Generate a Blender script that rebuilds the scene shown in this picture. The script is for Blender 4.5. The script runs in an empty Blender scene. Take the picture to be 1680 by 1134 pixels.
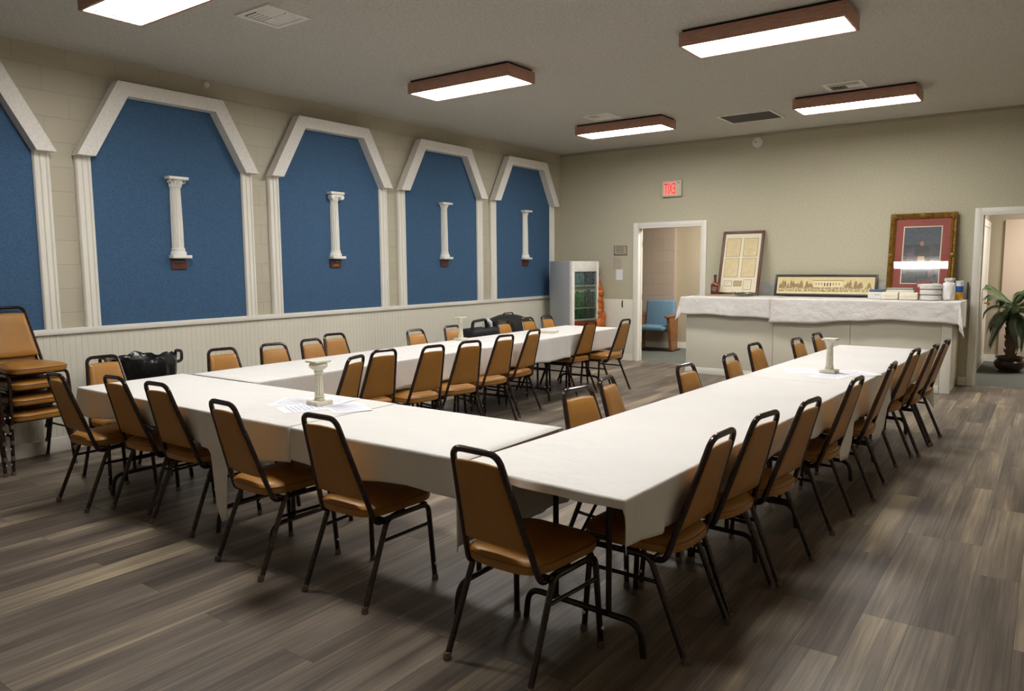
import bpy, bmesh, math, random
from mathutils import Vector, Matrix
random.seed(7)
PI = math.pi
C = bpy.context.scene.collection
SC = bpy.context.scene

# ------------------------------------------------------------------ helpers
class MB:
    """collects verts / faces (with material slots) and links them as ONE mesh object"""
    def __init__(s): s.v = []; s.f = []; s.m = []
    def add(s, vs, fs, mi=0):
        o = len(s.v); s.v += [tuple(p) for p in vs]
        for f in fs: s.f.append(tuple(i + o for i in f)); s.m.append(mi)
    def box(s, a, b, mi=0, bev=0.0, seg=2):
        (x0, y0, z0), (x1, y1, z1) = a, b
        if bev > 0:
            bm = bmesh.new(); bmesh.ops.create_cube(bm, size=1)
            for v in bm.verts:
                v.co = Vector(((x0+x1)/2 + v.co.x*(x1-x0), (y0+y1)/2 + v.co.y*(y1-y0), (z0+z1)/2 + v.co.z*(z1-z0)))
            bmesh.ops.bevel(bm, geom=list(bm.edges), offset=bev, segments=seg, profile=.5, affect='EDGES')
            s.bm(bm, mi); return
        s.add([(x0,y0,z0),(x1,y0,z0),(x1,y1,z0),(x0,y1,z0),(x0,y0,z1),(x1,y0,z1),(x1,y1,z1),(x0,y1,z1)],
              [(0,3,2,1),(4,5,6,7),(0,1,5,4),(1,2,6,5),(2,3,7,6),(3,0,4,7)], mi)
    def bm(s, bm, mi=0):
        bm.verts.ensure_lookup_table(); bm.verts.index_update()
        s.add([tuple(v.co) for v in bm.verts], [tuple(v.index for v in f.verts) for f in bm.faces], mi); bm.free()
    def tube(s, pts, r, seg=8, mi=0, closed=False, ry=None, caps=True):
        pts = [Vector(p) for p in pts]; n = len(pts); rings = []
        up = None
        for i in range(n):
            a = pts[i-1] if (i > 0 or closed) else pts[i]
            b = pts[(i+1) % n] if (i < n-1 or closed) else pts[i]
            t = (b - a).normalized()
            if up is None:
                up = Vector((0,0,1)) if abs(t.z) < .9 else Vector((0,1,0))
            side = t.cross(up).normalized(); up = side.cross(t).normalized()
            rr = r[i] if isinstance(r, (list, tuple)) else r
            rings.append([pts[i] + side*(rr*math.cos(2*PI*k/seg)) + up*((ry or rr)*math.sin(2*PI*k/seg)) for k in range(seg)])
        vs = [p for ring in rings for p in ring]; fs = []
        for i in range(n if closed else n-1):
            j = (i+1) % n
            for k in range(seg):
                l = (k+1) % seg
                fs.append((i*seg+k, i*seg+l, j*seg+l, j*seg+k))
        if not closed and caps:
            fs.append(tuple(range(seg))[::-1]); fs.append(tuple((n-1)*seg+k for k in range(seg)))
        s.add(vs, fs, mi)
    def lathe(s, prof, c=(0,0,0), seg=20, mi=0, a0=0.0, a1=2*PI, cap=True):
        full = abs(a1-a0-2*PI) < 1e-6; ns = seg if full else seg+1
        vs = []; fs = []
        for (r, z) in prof:
            for k in range(ns):
                a = a0 + (a1-a0)*k/seg
                vs.append((c[0]+r*math.cos(a), c[1]+r*math.sin(a), c[2]+z))
        for i in range(len(prof)-1):
            for k in range(seg):
                l = (k+1) % ns
                fs.append((i*ns+k, i*ns+l, (i+1)*ns+l, (i+1)*ns+k))
        if cap:
            fs.append(tuple(range(ns))[::-1]); fs.append(tuple((len(prof)-1)*ns+k for k in range(ns)))
        s.add(vs, fs, mi)
    def prism(s, poly, d0, d1, axes, mi=0):
        """poly of 2D pts, extruded d0..d1; axes maps (a,b,d)->xyz"""
        n = len(poly)
        vs = [axes(a, b, d0) for a, b in poly] + [axes(a, b, d1) for a, b in poly]
        fs = [tuple(range(n)), tuple(range(2*n-1, n-1, -1))]
        for i in range(n):
            j = (i+1) % n; fs.append((i, n+i, n+j, j))
        s.add(vs, fs, mi)
    def xf(s, M): s.v = [tuple(M @ Vector(p)) for p in s.v]; return s
    def build(s, name, mats, parent=None, smooth=35, recalc=True):
        me = bpy.data.meshes.new(name); me.from_pydata(s.v, [], s.f)
        for m in (mats if isinstance(mats, (list, tuple)) else [mats]): me.materials.append(m)
        for p, mi in zip(me.polygons, s.m): p.material_index = mi
        if recalc:
            bm = bmesh.new(); bm.from_mesh(me); bmesh.ops.recalc_face_normals(bm, faces=bm.faces); bm.to_mesh(me); bm.free()
        if smooth:
            for p in me.polygons: p.use_smooth = True
            me.set_sharp_from_angle(angle=math.radians(smooth))
        me.update()
        o = bpy.data.objects.new(name, me); C.objects.link(o)
        if parent: o.parent = parent
        return o

def fillet(pts, r, n=5):
    pts = [Vector(p) for p in pts]; rs = r if isinstance(r, (list, tuple)) else [r]*len(pts); out = [pts[0]]
    for i in range(1, len(pts)-1):
        p = pts[i]; a = (pts[i-1]-p); b = (pts[i+1]-p)
        ang = a.angle(b); d = min(rs[i]/math.tan(ang/2), a.length*.49, b.length*.49)
        A = p + a.normalized()*d; B = p + b.normalized()*d
        for k in range(n+1):
            t = k/n; out.append(A*(1-t)**2 + p*2*t*(1-t) + B*t*t)
    out.append(pts[-1]); return out

def tag(o, label, cat, group=None, kind=None):
    o['label'] = label; o['category'] = cat
    if group: o['group'] = group
    if kind: o['kind'] = kind
    return o
def thing(name, label, cat, loc=(0,0,0), rz=0.0, group=None):
    o = bpy.data.objects.new(name, None); C.objects.link(o); o.empty_display_size = .1
    o.location = loc; o.rotation_euler = (0,0,rz)
    return tag(o, label, cat, group)
def struct(o, label, cat):
    return tag(o, label, cat, None, 'structure')
def copy_tree(o, parent=None):
    c = o.copy(); C.objects.link(c); c.parent = parent
    for ch in list(o.children): copy_tree(ch, c)
    return c

# ------------------------------------------------------------------ materials
def lin(h):
    if isinstance(h, str): h = tuple(int(h[i:i+2], 16) for i in (0,2,4))
    return tuple((c/255/12.92 if c/255 <= .04045 else ((c/255+.055)/1.055)**2.4) for c in h) + (1.0,)
def newmat(name):
    m = bpy.data.materials.new(name); m.use_nodes = True; nt = m.node_tree
    return m, nt, nt.nodes['Principled BSDF']
def N(nt, t, **k):
    n = nt.nodes.new(t)
    for a, b in k.items(): setattr(n, a, b)
    return n
def mat(name, col, rough=.5, metal=0.0, var=None, bump=None, spec=None, coat=0.0, stretch=None):
    """procedural material: colour (sRGB hex) varied by noise var=(scale, amount), bump=(scale, strength)"""
    m, nt, b = newmat(name); c = lin(col)
    b.inputs['Roughness'].default_value = rough; b.inputs['Metallic'].default_value = metal
    if spec is not None: b.inputs['Specular IOR Level'].default_value = spec
    if coat: b.inputs['Coat Weight'].default_value = coat; b.inputs['Coat Roughness'].default_value = .08
    tc = N(nt, 'ShaderNodeTexCoord'); vec = tc.outputs['Object']
    if stretch:
        mp = N(nt, 'ShaderNodeMapping'); mp.inputs['Scale'].default_value = stretch
        nt.links.new(vec, mp.inputs['Vector']); vec = mp.outputs['Vector']
    sc, am = var or (12.0, .06)
    no = N(nt, 'ShaderNodeTexNoise'); no.inputs['Scale'].default_value = sc; no.inputs['Detail'].default_value = 4
    nt.links.new(vec, no.inputs['Vector'])
    r = N(nt, 'ShaderNodeValToRGB')
    r.color_ramp.elements[0].position = .3; r.color_ramp.elements[1].position = .7
    r.color_ramp.elements[0].color = tuple(x*(1-am) for x in c[:3]) + (1,)
    r.color_ramp.elements[1].color = tuple(min(1, x*(1+am)) for x in c[:3]) + (1,)
    nt.links.new(no.outputs['Fac'], r.inputs['Fac']); nt.links.new(r.outputs['Color'], b.inputs['Base Color'])
    if bump:
        n2 = N(nt, 'ShaderNodeTexNoise'); n2.inputs['Scale'].default_value = bump[0]; n2.inputs['Detail'].default_value = 3
        nt.links.new(vec, n2.inputs['Vector'])
        bp = N(nt, 'ShaderNodeBump'); bp.inputs['Strength'].default_value = bump[1]; bp.inputs['Distance'].default_value = bump[2] if len(bump) > 2 else .01
        nt.links.new(n2.outputs['Fac'], bp.inputs['Height']); nt.links.new(bp.outputs['Normal'], b.inputs['Normal'])
    return m
def emis(name, col, strength):
    m, nt, b = newmat(name)
    b.inputs['Base Color'].default_value = lin(col); b.inputs['Emission Color'].default_value = lin(col)
    b.inputs['Emission Strength'].default_value = strength
    return m
def glass(name, col='ffffff', rough=.02, alpha=.25):
    m, nt, b = newmat(name); nt.nodes.remove(b)
    mx = nt.nodes.new('ShaderNodeMixShader'); lw = nt.nodes.new('ShaderNodeLayerWeight'); pw = nt.nodes.new('ShaderNodeMath'); pw.operation = 'POWER'; pw.inputs[1].default_value = 4.0; nt.links.new(lw.outputs['Facing'], pw.inputs[0])
    fz = nt.nodes.new('ShaderNodeMath'); fz.operation = 'MULTIPLY_ADD'; fz.inputs[1].default_value = .8; fz.inputs[2].default_value = .04; nt.links.new(pw.outputs[0], fz.inputs[0])
    tr = nt.nodes.new('ShaderNodeBsdfTransparent'); tr.inputs['Color'].default_value = lin(col)
    gl = nt.nodes.new('ShaderNodeBsdfGlossy'); gl.inputs['Roughness'].default_value = rough
    nt.links.new(fz.outputs[0], mx.inputs[0]); nt.links.new(tr.outputs[0], mx.inputs[1]); nt.links.new(gl.outputs[0], mx.inputs[2]); nt.links.new(mx.outputs[0], nt.nodes['Material Output'].inputs['Surface'])
    return m

def block_mat(name, col, ax, zoff, bump=.5, course=.2032):
    """painted concrete block wall; ax = world axis that runs along the wall"""
    m, nt, b = newmat(name); b.inputs['Roughness'].default_value = .55
    tc = N(nt, 'ShaderNodeTexCoord'); sp = N(nt, 'ShaderNodeSeparateXYZ'); nt.links.new(tc.outputs['Object'], sp.inputs[0])
    ad = N(nt, 'ShaderNodeMath', operation='ADD'); ad.inputs[1].default_value = -zoff + 20*course
    nt.links.new(sp.outputs['Z'], ad.inputs[0])
    aa = N(nt, 'ShaderNodeMath', operation='ADD'); aa.inputs[1].default_value = 40.64 + .235
    nt.links.new(sp.outputs[ax], aa.inputs[0])
    cb = N(nt, 'ShaderNodeCombineXYZ'); nt.links.new(aa.outputs[0], cb.inputs['X']); nt.links.new(ad.outputs[0], cb.inputs['Y'])
    br = N(nt, 'ShaderNodeTexBrick'); br.offset = .5; br.offset_frequency = 2
    for k, v in (('Scale',1.0),('Mortar Size',.0042),('Mortar Smooth',.5),('Bias',0.0),('Brick Width',.4064),('Row Height',course)): br.inputs[k].default_value = v
    c = lin(col); br.inputs['Color1'].default_value = tuple(x*1.03 for x in c[:3])+(1,); br.inputs['Color2'].default_value = tuple(x*.97 for x in c[:3])+(1,)
    br.inputs['Mortar'].default_value = tuple(x*.87 for x in c[:3])+(1,)
    nt.links.new(cb.outputs[0], br.inputs['Vector']); nt.links.new(br.outputs['Color'], b.inputs['Base Color'])
    no = N(nt, 'ShaderNodeTexNoise'); no.inputs['Scale'].default_value = 140; nt.links.new(tc.outputs['Object'], no.inputs['Vector'])
    mx = N(nt, 'ShaderNodeMath', operation='MULTIPLY_ADD'); mx.inputs[1].default_value = -1.0
    n3 = N(nt, 'ShaderNodeMath', operation='MULTIPLY'); n3.inputs[1].default_value = .25
    nt.links.new(no.outputs['Fac'], n3.inputs[0]); nt.links.new(br.outputs['Fac'], mx.inputs[0]); nt.links.new(n3.outputs[0], mx.inputs[2])
    bp = N(nt, 'ShaderNodeBump'); bp.inputs['Strength'].default_value = bump; bp.inputs['Distance'].default_value = .006
    nt.links.new(mx.outputs[0], bp.inputs['Height']); nt.links.new(bp.outputs['Normal'], b.inputs['Normal'])
    return m

def speckle_mat(name, col, scale, amt, bumpstr, rough=.8, dist=.01):
    m, nt, b = newmat(name); b.inputs['Roughness'].default_value = rough; c = lin(col)
    b.inputs['Specular IOR Level'].default_value = .25
    tc = N(nt, 'ShaderNodeTexCoord')
    no = N(nt, 'ShaderNodeTexNoise'); no.inputs['Scale'].default_value = scale; no.inputs['Detail'].default_value = 6; no.inputs['Roughness'].default_value = .65
    nt.links.new(tc.outputs['Object'], no.inputs['Vector'])
    r = N(nt, 'ShaderNodeValToRGB'); r.color_ramp.elements[0].position = .36; r.color_ramp.elements[1].position = .62
    r.color_ramp.elements[0].color = tuple(x*(1-amt) for x in c[:3])+(1,); r.color_ramp.elements[1].color = tuple(x*(1+amt*.5) for x in c[:3])+(1,)
    nt.links.new(no.outputs['Fac'], r.inputs['Fac']); nt.links.new(r.outputs['Color'], b.inputs['Base Color'])
    bp = N(nt, 'ShaderNodeBump'); bp.inputs['Strength'].default_value = bumpstr; bp.inputs['Distance'].default_value = dist
    nt.links.new(no.outputs['Fac'], bp.inputs['Height']); nt.links.new(bp.outputs['Normal'], b.inputs['Normal'])
    return m

def floor_mat():
    m, nt, b = newmat('vinyl_plank'); L = nt.links.new
    tc = N(nt, 'ShaderNodeTexCoord'); sp = N(nt, 'ShaderNodeSeparateXYZ'); L(tc.outputs['Object'], sp.inputs[0])
    cb = N(nt, 'ShaderNodeCombineXYZ'); L(sp.outputs['Y'], cb.inputs['X']); L(sp.outputs['X'], cb.inputs['Y'])
    of = N(nt, 'ShaderNodeVectorMath', operation='ADD'); of.inputs[1].default_value = (40.3, 20.07, 0); L(cb.outputs[0], of.inputs[0])
    br = N(nt, 'ShaderNodeTexBrick'); br.offset = .37; br.offset_frequency = 3; br.squash = 1
    for k, v in (('Scale',1.0),('Mortar Size',.0011),('Mortar Smooth',.2),('Bias',0.0),('Brick Width',1.22),('Row Height',.185)): br.inputs[k].default_value = v
    br.inputs['Color1'].default_value = (0,0,0,1); br.inputs['Color2'].default_value = (1,1,1,1); br.inputs['Mortar'].default_value = (0,0,0,1)
    L(of.outputs[0], br.inputs['Vector'])
    rnd = N(nt, 'ShaderNodeSeparateColor'); L(br.outputs['Color'], rnd.inputs[0])
    sh = N(nt, 'ShaderNodeMath', operation='MULTIPLY'); sh.inputs[1].default_value = 37.0; L(rnd.outputs[0], sh.inputs[0])
    shc = N(nt, 'ShaderNodeCombineXYZ'); L(sh.outputs[0], shc.inputs['Z']); L(sh.outputs[0], shc.inputs['X'])
    def streak(sx, sy, det, rough):
        mp = N(nt, 'ShaderNodeMapping'); mp.inputs['Scale'].default_value = (sx, sy, 1); L(tc.outputs['Object'], mp.inputs['Vector'])
        ad = N(nt, 'ShaderNodeVectorMath', operation='ADD'); L(mp.outputs[0], ad.inputs[0]); L(shc.outputs[0], ad.inputs[1])
        no = N(nt, 'ShaderNodeTexNoise'); no.inputs['Scale'].default_value = 1; no.inputs['Detail'].default_value = det; no.inputs['Roughness'].default_value = rough
        L(ad.outputs[0], no.inputs['Vector']); return no.outputs['Fac']
    A = streak(6.5, .6, 3, .55); B = streak(60, 1.0, 5, .7)
    s1 = N(nt, 'ShaderNodeMath', operation='MULTIPLY_ADD'); s1.inputs[1].default_value = .58; L(A, s1.inputs[0])
    s2 = N(nt, 'ShaderNodeMath', operation='MULTIPLY'); s2.inputs[1].default_value = .36; L(B, s2.inputs[0]); L(s2.outputs[0], s1.inputs[2])
    s3 = N(nt, 'ShaderNodeMath', operation='MULTIPLY_ADD'); s3.inputs[1].default_value = .07; L(rnd.outputs[0], s3.inputs[0]); L(s1.outputs[0], s3.inputs[2])
    r = N(nt, 'ShaderNodeValToRGB'); cr = r.color_ramp
    cr.elements[0].position = .33; cr.elements[0].color = lin(FLOORC[0])
    cr.elements[1].position = .68; cr.elements[1].color = lin(FLOORC[3])
    e = cr.elements.new(.45); e.color = lin(FLOORC[1]); e = cr.elements.new(.56); e.color = lin(FLOORC[2])
    L(s3.outputs[0], r.inputs['Fac'])
    mx = N(nt, 'ShaderNodeMix', data_type='RGBA'); mx.inputs['B'].default_value = lin('332d28')
    L(br.outputs['Fac'], mx.inputs['Factor']); L(r.outputs['Color'], mx.inputs['A']); L(mx.outputs['Result'], b.inputs['Base Color'])
    b.inputs['Roughness'].default_value = .44; b.inputs['Specular IOR Level'].default_value = .42
    bp = N(nt, 'ShaderNodeBump'); bp.inputs['Strength'].default_value = .12; bp.inputs['Distance'].default_value = .002
    L(B, bp.inputs['Height']); L(bp.outputs['Normal'], b.inputs['Normal'])
    return m
FLOORC = ('3e3731', '5c5249', '7e7265', 'ae9e84')

M = {}
M['floor'] = floor_mat()
M['carpet'] = mat('grey_blue_carpet', '686b66', .95, var=(90, .25), bump=(240, .6), spec=.1)
M['ceiling'] = speckle_mat('textured_ceiling', 'cccac2', 55, .16, .5, .9)
M['wall_left'] = block_mat('painted_block_wall', 'bab3a0', 'Y', 1.173)
M['wall_back'] = speckle_mat('textured_painted_wall', 'c2bda6', 42, .08, .35, .6)
M['wall_plain'] = mat('painted_wall', 'b0a58f', .6, var=(3, .03), bump=(60, .05))
M['hall_block'] = block_mat('pink_block_wall', 'b8a89a', 'X', 1.173)
M['white'] = mat('white_trim_paint', 'e8e5dc', .38, var=(4, .02))
M['panelwhite'] = mat('white_wainscot_paint', 'e1ddcf', .42, var=(2, .03))
M['stucco'] = speckle_mat('textured_white_plaster', 'eae7e1', 38, .08, .6, .7)
M['plaster'] = mat('white_plaster', 'ebe9e3', .5, var=(10, .03))
M['aged'] = mat('aged_cream_plaster', 'd6d2c1', .6, var=(30, .12), bump=(60, .15))
M['blue'] = mat('blue_carpet_panel', '476484', .95, var=(120, .22), bump=(260, .35), spec=.1)
M['cloth'] = mat('white_tablecloth', 'dddbd9', .85, var=(3, .02), bump=(7, .35, .02), spec=.2)
M['crumple'] = mat('crumpled_white_cloth', 'e2dedb', .85, var=(3, .02), bump=(8, .7, .03), spec=.2)
M['vinyl'] = mat('tan_vinyl', 'a27131', .36, var=(6, .10), bump=(220, .06), spec=.45)
M['welt'] = mat('dark_tan_welt', '8a5520', .4, var=(20, .1))
M['frame'] = mat('dark_brown_enamel', '30221f', .2, metal=.3, var=(60, .25), spec=.6)
M['glide'] = mat('worn_metal_glide', '7b7068', .4, metal=.7, var=(80, .3))
M['steel'] = mat('dark_brown_steel', '2b2421', .4, metal=.5, var=(40, .2))
M['tabletop'] = mat('laminate_tabletop', '8a6a48', .4, var=(14, .1), stretch=(1,8,1))
M['black'] = mat('black_plastic', '141415', .38, var=(20, .1))
M['linerbag'] = mat('black_bin_liner', '17181a', .22, var=(20, .2), bump=(18, .7))
M['nylon'] = mat('black_nylon', '17181b', .6, var=(60, .25), bump=(90, .2))
M['wood'] = mat('walnut_wood', 'b58a76', .5, var=(7, .22), stretch=(1.5,14,14))
M['woodx'] = mat('brown_frame_wood', '5d3627', .45, var=(7, .22))
M['plaque'] = mat('plaque_wood', '5b2f24', .4, var=(20, .2))
M['platepurple'] = mat('plaque_plate', '2a2440', .35, var=(60, .3))
M['goldtext'] = mat('gold_lettering', 'b99a4a', .4, metal=.3)
M['gold'] = mat('antique_gold', '8a6427', .38, metal=.45, var=(26, .45), bump=(38, .5))
M['goldlite'] = mat('bright_gold', 'a98445', .35, metal=.5, var=(40, .3), bump=(60, .4))
M['redmat'] = mat('dusty_red_mat', '9b4d47', .7, var=(8, .04))
M['matwhite'] = mat('cream_mat_board', 'e3d9c0', .7, var=(8, .02))
M['paperold'] = mat('aged_paper', 'd8c79d', .7, var=(14, .08))
M['ink'] = mat('dark_ink_line', '4a4030', .7)
M['inklite'] = mat('faded_writing', 'b5a27c', .8)
M['sepia0'] = mat('sepia_light', 'd9c795', .5, var=(14, .08)); M['sepia1'] = mat('sepia_mid', '9a8256', .5, var=(60, .3))
M['sepia2'] = mat('sepia_dark', '4d3b25', .5, var=(90, .35)); M['sepia3'] = mat('sepia_pale', 'e6d8ae', .5, var=(30, .06))
M['paintdark'] = mat('dark_painting', '262a33', .25, var=(9, .35), coat=1.0)
M['paintsky'] = mat('grey_blue_painting', '3c4656', .25, var=(30, .5), coat=1.0, stretch=(1,1,3))
M['paintskin'] = mat('painted_skin', 'a9705c', .3, coat=1.0); M['paintcoat'] = mat('painted_coat', '14161c', .3, coat=1.0)
M['paintcream'] = mat('painted_cream', 'c9a57c', .3, coat=1.0); M['paintwine'] = mat('painted_wine', '4a2f33', .3, var=(20, .2), coat=1.0)
M['blackframe'] = mat('black_frame', '1f1a18', .4, var=(20, .1))
M['amber'] = mat('amber_glass', '7a3410', .1, var=(10, .15), spec=.7); M['maroon'] = mat('maroon_label', '4a1f22', .5)
M['labelpale'] = mat('label_lettering', 'b9a5a0', .5)
M['tray'] = mat('tan_tray', 'a8977c', .6, var=(20, .1))
M['clearglass'] = glass('clear_glass', 'dfe4e0', .05)
M['paper'] = mat('white_paper', 'ecebf0', .7, var=(10, .02)); M['print'] = mat('pale_blue_print', 'a9b0d0', .7, var=(40, .3))
M['napkin'] = mat('cream_napkins', 'e6e0cf', .8, var=(20, .04)); M['plate'] = mat('paper_plates', 'dcdad6', .7, var=(20, .03))
M['shadowgrey'] = mat('grey_wrap', 'a9a7a5', .6); M['bluelid'] = mat('slate_blue_lid', '4b5f86', .5)
M['bagwhite'] = mat('white_plastic_bag', 'e8e6e4', .4, var=(20, .03), bump=(16, .5))
M['wipes'] = mat('canister_white', 'e6e6e6', .35); M['wipeblue'] = mat('canister_blue', '1c62b5', .35, var=(20, .2)); M['wipeyellow'] = mat('canister_yellow', 'e3ac1c', .35, var=(20, .15))
M['redbook'] = mat('red_cover', '97463f', .5); M['marble'] = mat('pale_grey_marble', 'b4b5ae', .3, var=(7, .14)); M['darkedge'] = mat('dark_brown_edge', '4a3b31', .5)
M['counter'] = mat('counter_white_paint', 'dcd8c8', .4, var=(1.5, .03))
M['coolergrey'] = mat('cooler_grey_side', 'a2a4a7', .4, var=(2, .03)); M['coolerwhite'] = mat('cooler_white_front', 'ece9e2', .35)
M['orange'] = mat('orange_graphic', 'b4601f', .5, var=(14, .5), bump=(10, .3))
M['prod1'] = mat('blue_grey_goods', '9db4c0', .4, var=(26, .4)); M['prod2'] = mat('purple_grey_goods', '8d8fa8', .4, var=(26, .5))  # goods colours lightened to stand in for the cooler's interior lighting
M['prod3'] = mat('green_goods', '74a07a', .4, var=(24, .5)); M['prod4'] = mat('grey_goods', '8a8a90', .4, var=(24, .6))
M['prod5'] = mat('dark_green_goods', '3f6a58', .4, var=(30, .8)); M['prod6'] = mat('slate_goods', '566066', .4, var=(30, .8)); M['prod7'] = mat('orange_red_goods', 'd8552a', .4, var=(26, .4))
M['shelfgreen'] = mat('pale_green_shelf', 'a9bb9a', .4)
M['vent'] = mat('vent_white_metal', 'eceae2', .45); M['ventdark'] = mat('vent_dark_inside', '25221f', .8); M['grille'] = mat('return_grille_grey', '5a5853', .7, var=(200, .3))
M['lamp'] = emis('lit_fluorescent_diffuser', 'fbf8f2', 38.0)
M['lampdark'] = mat('diffuser_clip', 'b08a5a', .5)
M['exitbox'] = mat('exit_sign_housing', 'cfc9b4', .45); M['exitred'] = emis('exit_letter_red', 'd5302e', .55); M['exitpink'] = emis('exit_lit_face', 'ff9a8c', .35)
M['notice'] = mat('notice_brown', '8d7f70', .6, var=(50, .2)); M['noticebg'] = mat('notice_face', 'b5aa9a', .6)
M['palmleaf'] = mat('palm_leaf', '4b5f38', .5, var=(14, .4)); M['palmdark'] = mat('palm_leaf_dark', '324429', .5, var=(14, .4))
M['palmtrunk'] = mat('palm_trunk', '5e4a35', .85, var=(30, .4), bump=(40, .8)); M['pot'] = mat('dark_bronze_pot', '33211b', .3, metal=.3, var=(9, .4)); M['soil'] = mat('dark_soil', '1d1813', .95)
M['seatblue'] = mat('blue_upholstery', '6687a0', .85, var=(40, .1), bump=(200, .2)); M['armwood'] = mat('seat_arm_wood', '8a5a34', .4, var=(7, .2)); M['darkmetal'] = mat('dark_metal', '26221f', .5, metal=.4)
M['brass'] = mat('brass', 'a97f3a', .3, metal=.8); M['hinge'] = mat('painted_hinge', 'a59a86', .4, metal=.4)
M['doorpink'] = mat('pale_door_paint', 'd8c5b5', .5, var=(2, .02))
M['sensor'] = mat('white_sensor_plastic', 'e9e7e0', .45)

# ------------------------------------------------------------------ room constants
H = 3.367; XR = 7.55; YF = -11.75
# setting -----------------------------------------------------------------
b = MB(); b.box((-.2, YF-.15, -.1), (XR+.15, .06, 0)); struct(b.build('floor', M['floor'], smooth=0), 'grey brown wood-look vinyl plank floor of the hall', 'floor')
b = MB(); b.box((-1.5, .06, -.1), (9.5, 3.2, -.004)); struct(b.build('floor_hallway', M['carpet'], smooth=0), 'grey blue carpet beyond the two doorways', 'floor')
b = MB(); b.box((-.2, YF-.15, H), (XR+.15, .15, H+.1)); struct(b.build('ceiling', M['ceiling'], smooth=0), 'textured grey beige ceiling of the hall', 'ceiling')
b = MB(); b.box((-.15, YF-.15, 0), (0, .15, H)); struct(b.build('wall_left', M['wall_left'], smooth=0), 'beige painted concrete block wall behind the blue arches', 'wall')
b = MB(); b.box((XR, YF-.15, 0), (XR+.15, .15, H)); struct(b.build('wall_right', M['wall_plain'], smooth=0), 'plain beige wall on the right side', 'wall')
b = MB(); b.box((0, YF-.15, 0), (XR, YF, H)); struct(b.build('wall_front', M['wall_plain'], smooth=0), 'plain beige wall behind the viewer', 'wall')
D1 = (1.445, 2.515, 2.125); D2 = (6.055, 7.05, 2.125)
b = MB()
b.box((0, 0, 0), (D1[0], .12, H)); b.box((D1[0], 0, D1[2]), (D1[1], .12, H)); b.box((D1[1], 0, 0), (D2[0], .12, H))
b.box((D2[0], 0, D2[2]), (D2[1], .12, H)); b.box((D2[1], 0, 0), (XR, .12, H))
struct(b.build('wall_back', M['wall_back'], smooth=0), 'textured sage beige far wall with two doorways', 'wall')
# rooms beyond the doorways
b = MB(); b.box((-1.5, 1.98, 0), (1.205, 2.2, 2.75)); struct(b.build('wall_hall_block', M['hall_block'], smooth=0), 'pinkish block wall seen through the left doorway', 'wall')
for nm, a, c, l in (('wall_hall_rear', (1.205, 2.12, 0), (5.85, 2.24, 2.75), 'plain beige wall seen through the left doorway'), ('wall_hall_side', (5.85, .12, 0), (5.98, 3.1, 2.75), 'plain wall on the left inside the right doorway'),
                    ('wall_hall_end', (5.98, 2.85, 0), (9.5, 2.97, 2.75), 'plain beige wall behind the potted palm'), ('wall_hall_right', (9.4, .12, 0), (9.5, 2.9, 2.75), 'hall wall far right, out of view'), ('wall_hall_left', (-1.6, .12, 0), (-1.5, 2.2, 2.75), 'hall wall far left, out of view')):
    b = MB(); b.box(a, c); struct(b.build(nm, M['wall_plain'], smooth=0), l, 'wall')
b = MB(); b.box((-1.6, .12, 2.75), (9.5, 3.2, 2.85)); struct(b.build('ceiling_hallway', M['wall_plain'], smooth=0), 'hallway ceiling beyond the doorways', 'ceiling')
b = MB(); b.box((-1.5, 1.965, 0), (1.205, 1.98, .11)); b.box((1.205, 2.105, 0), (5.85, 2.12, .11)); b.box((5.98, .12, 0), (5.995, 2.85, .11)); b.box((5.995, 2.835, 0), (6.17, 2.85, .11))
struct(b.build('baseboard_hallway', M['white'], smooth=0), 'white baseboard beyond the doorways', 'baseboard')
b = MB(); b.box((0.02, -.016, 0), (1.377, 0, .105)); b.box((5.90, -.016, 0), (5.985, 0, .105)); b.box((7.12, -.016, 0), (XR, 0, .105))
struct(b.build('baseboard_back', M['white'], smooth=0), 'white baseboard along the far wall', 'baseboard')
# beadboard wainscot on the left wall: real grooves
b = MB(); pr = []
y = YF
while y < -.02:
    pr += [(.018, y), (.018, y+.044), (.0152, y+.046), (.0152, y+.0488)]; y += .0508
pr = [(x, min(yy, -.002)) for x, yy in pr]
b.prism([(0, YF)] + pr + [(0, -.002)], 0, 1.0, lambda a, c, d: (a, c, d))
struct(b.build('trim_1', M['panelwhite'], smooth=0), 'white beadboard wainscot along the left wall', 'wainscot')
b = MB(); b.box((0, YF, .993), (.042, -.002, 1.043), bev=.006); struct(b.build('trim_2', M['white']), 'white chair rail above the beadboard', 'trim')
b = MB(); b.box((0.018, YF, 0), (.034, -.002, .12), bev=.004); struct(b.build('baseboard_left', M['white']), 'white baseboard under the beadboard', 'baseboard')
b = MB(); b.box((0.02, -.018, H-.035), (XR, 0, H), bev=.004); struct(b.build('trim_3', M['wall_plain']), 'thin moulding where far wall meets ceiling', 'trim')
b = MB(); b.box((0.045, -.014, .105), (1.377, 0, .985), bev=.003); trim4 = struct(b.build('trim_4', M['panelwhite']), 'white lower wall panel left of the left doorway', 'wainscot')
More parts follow.
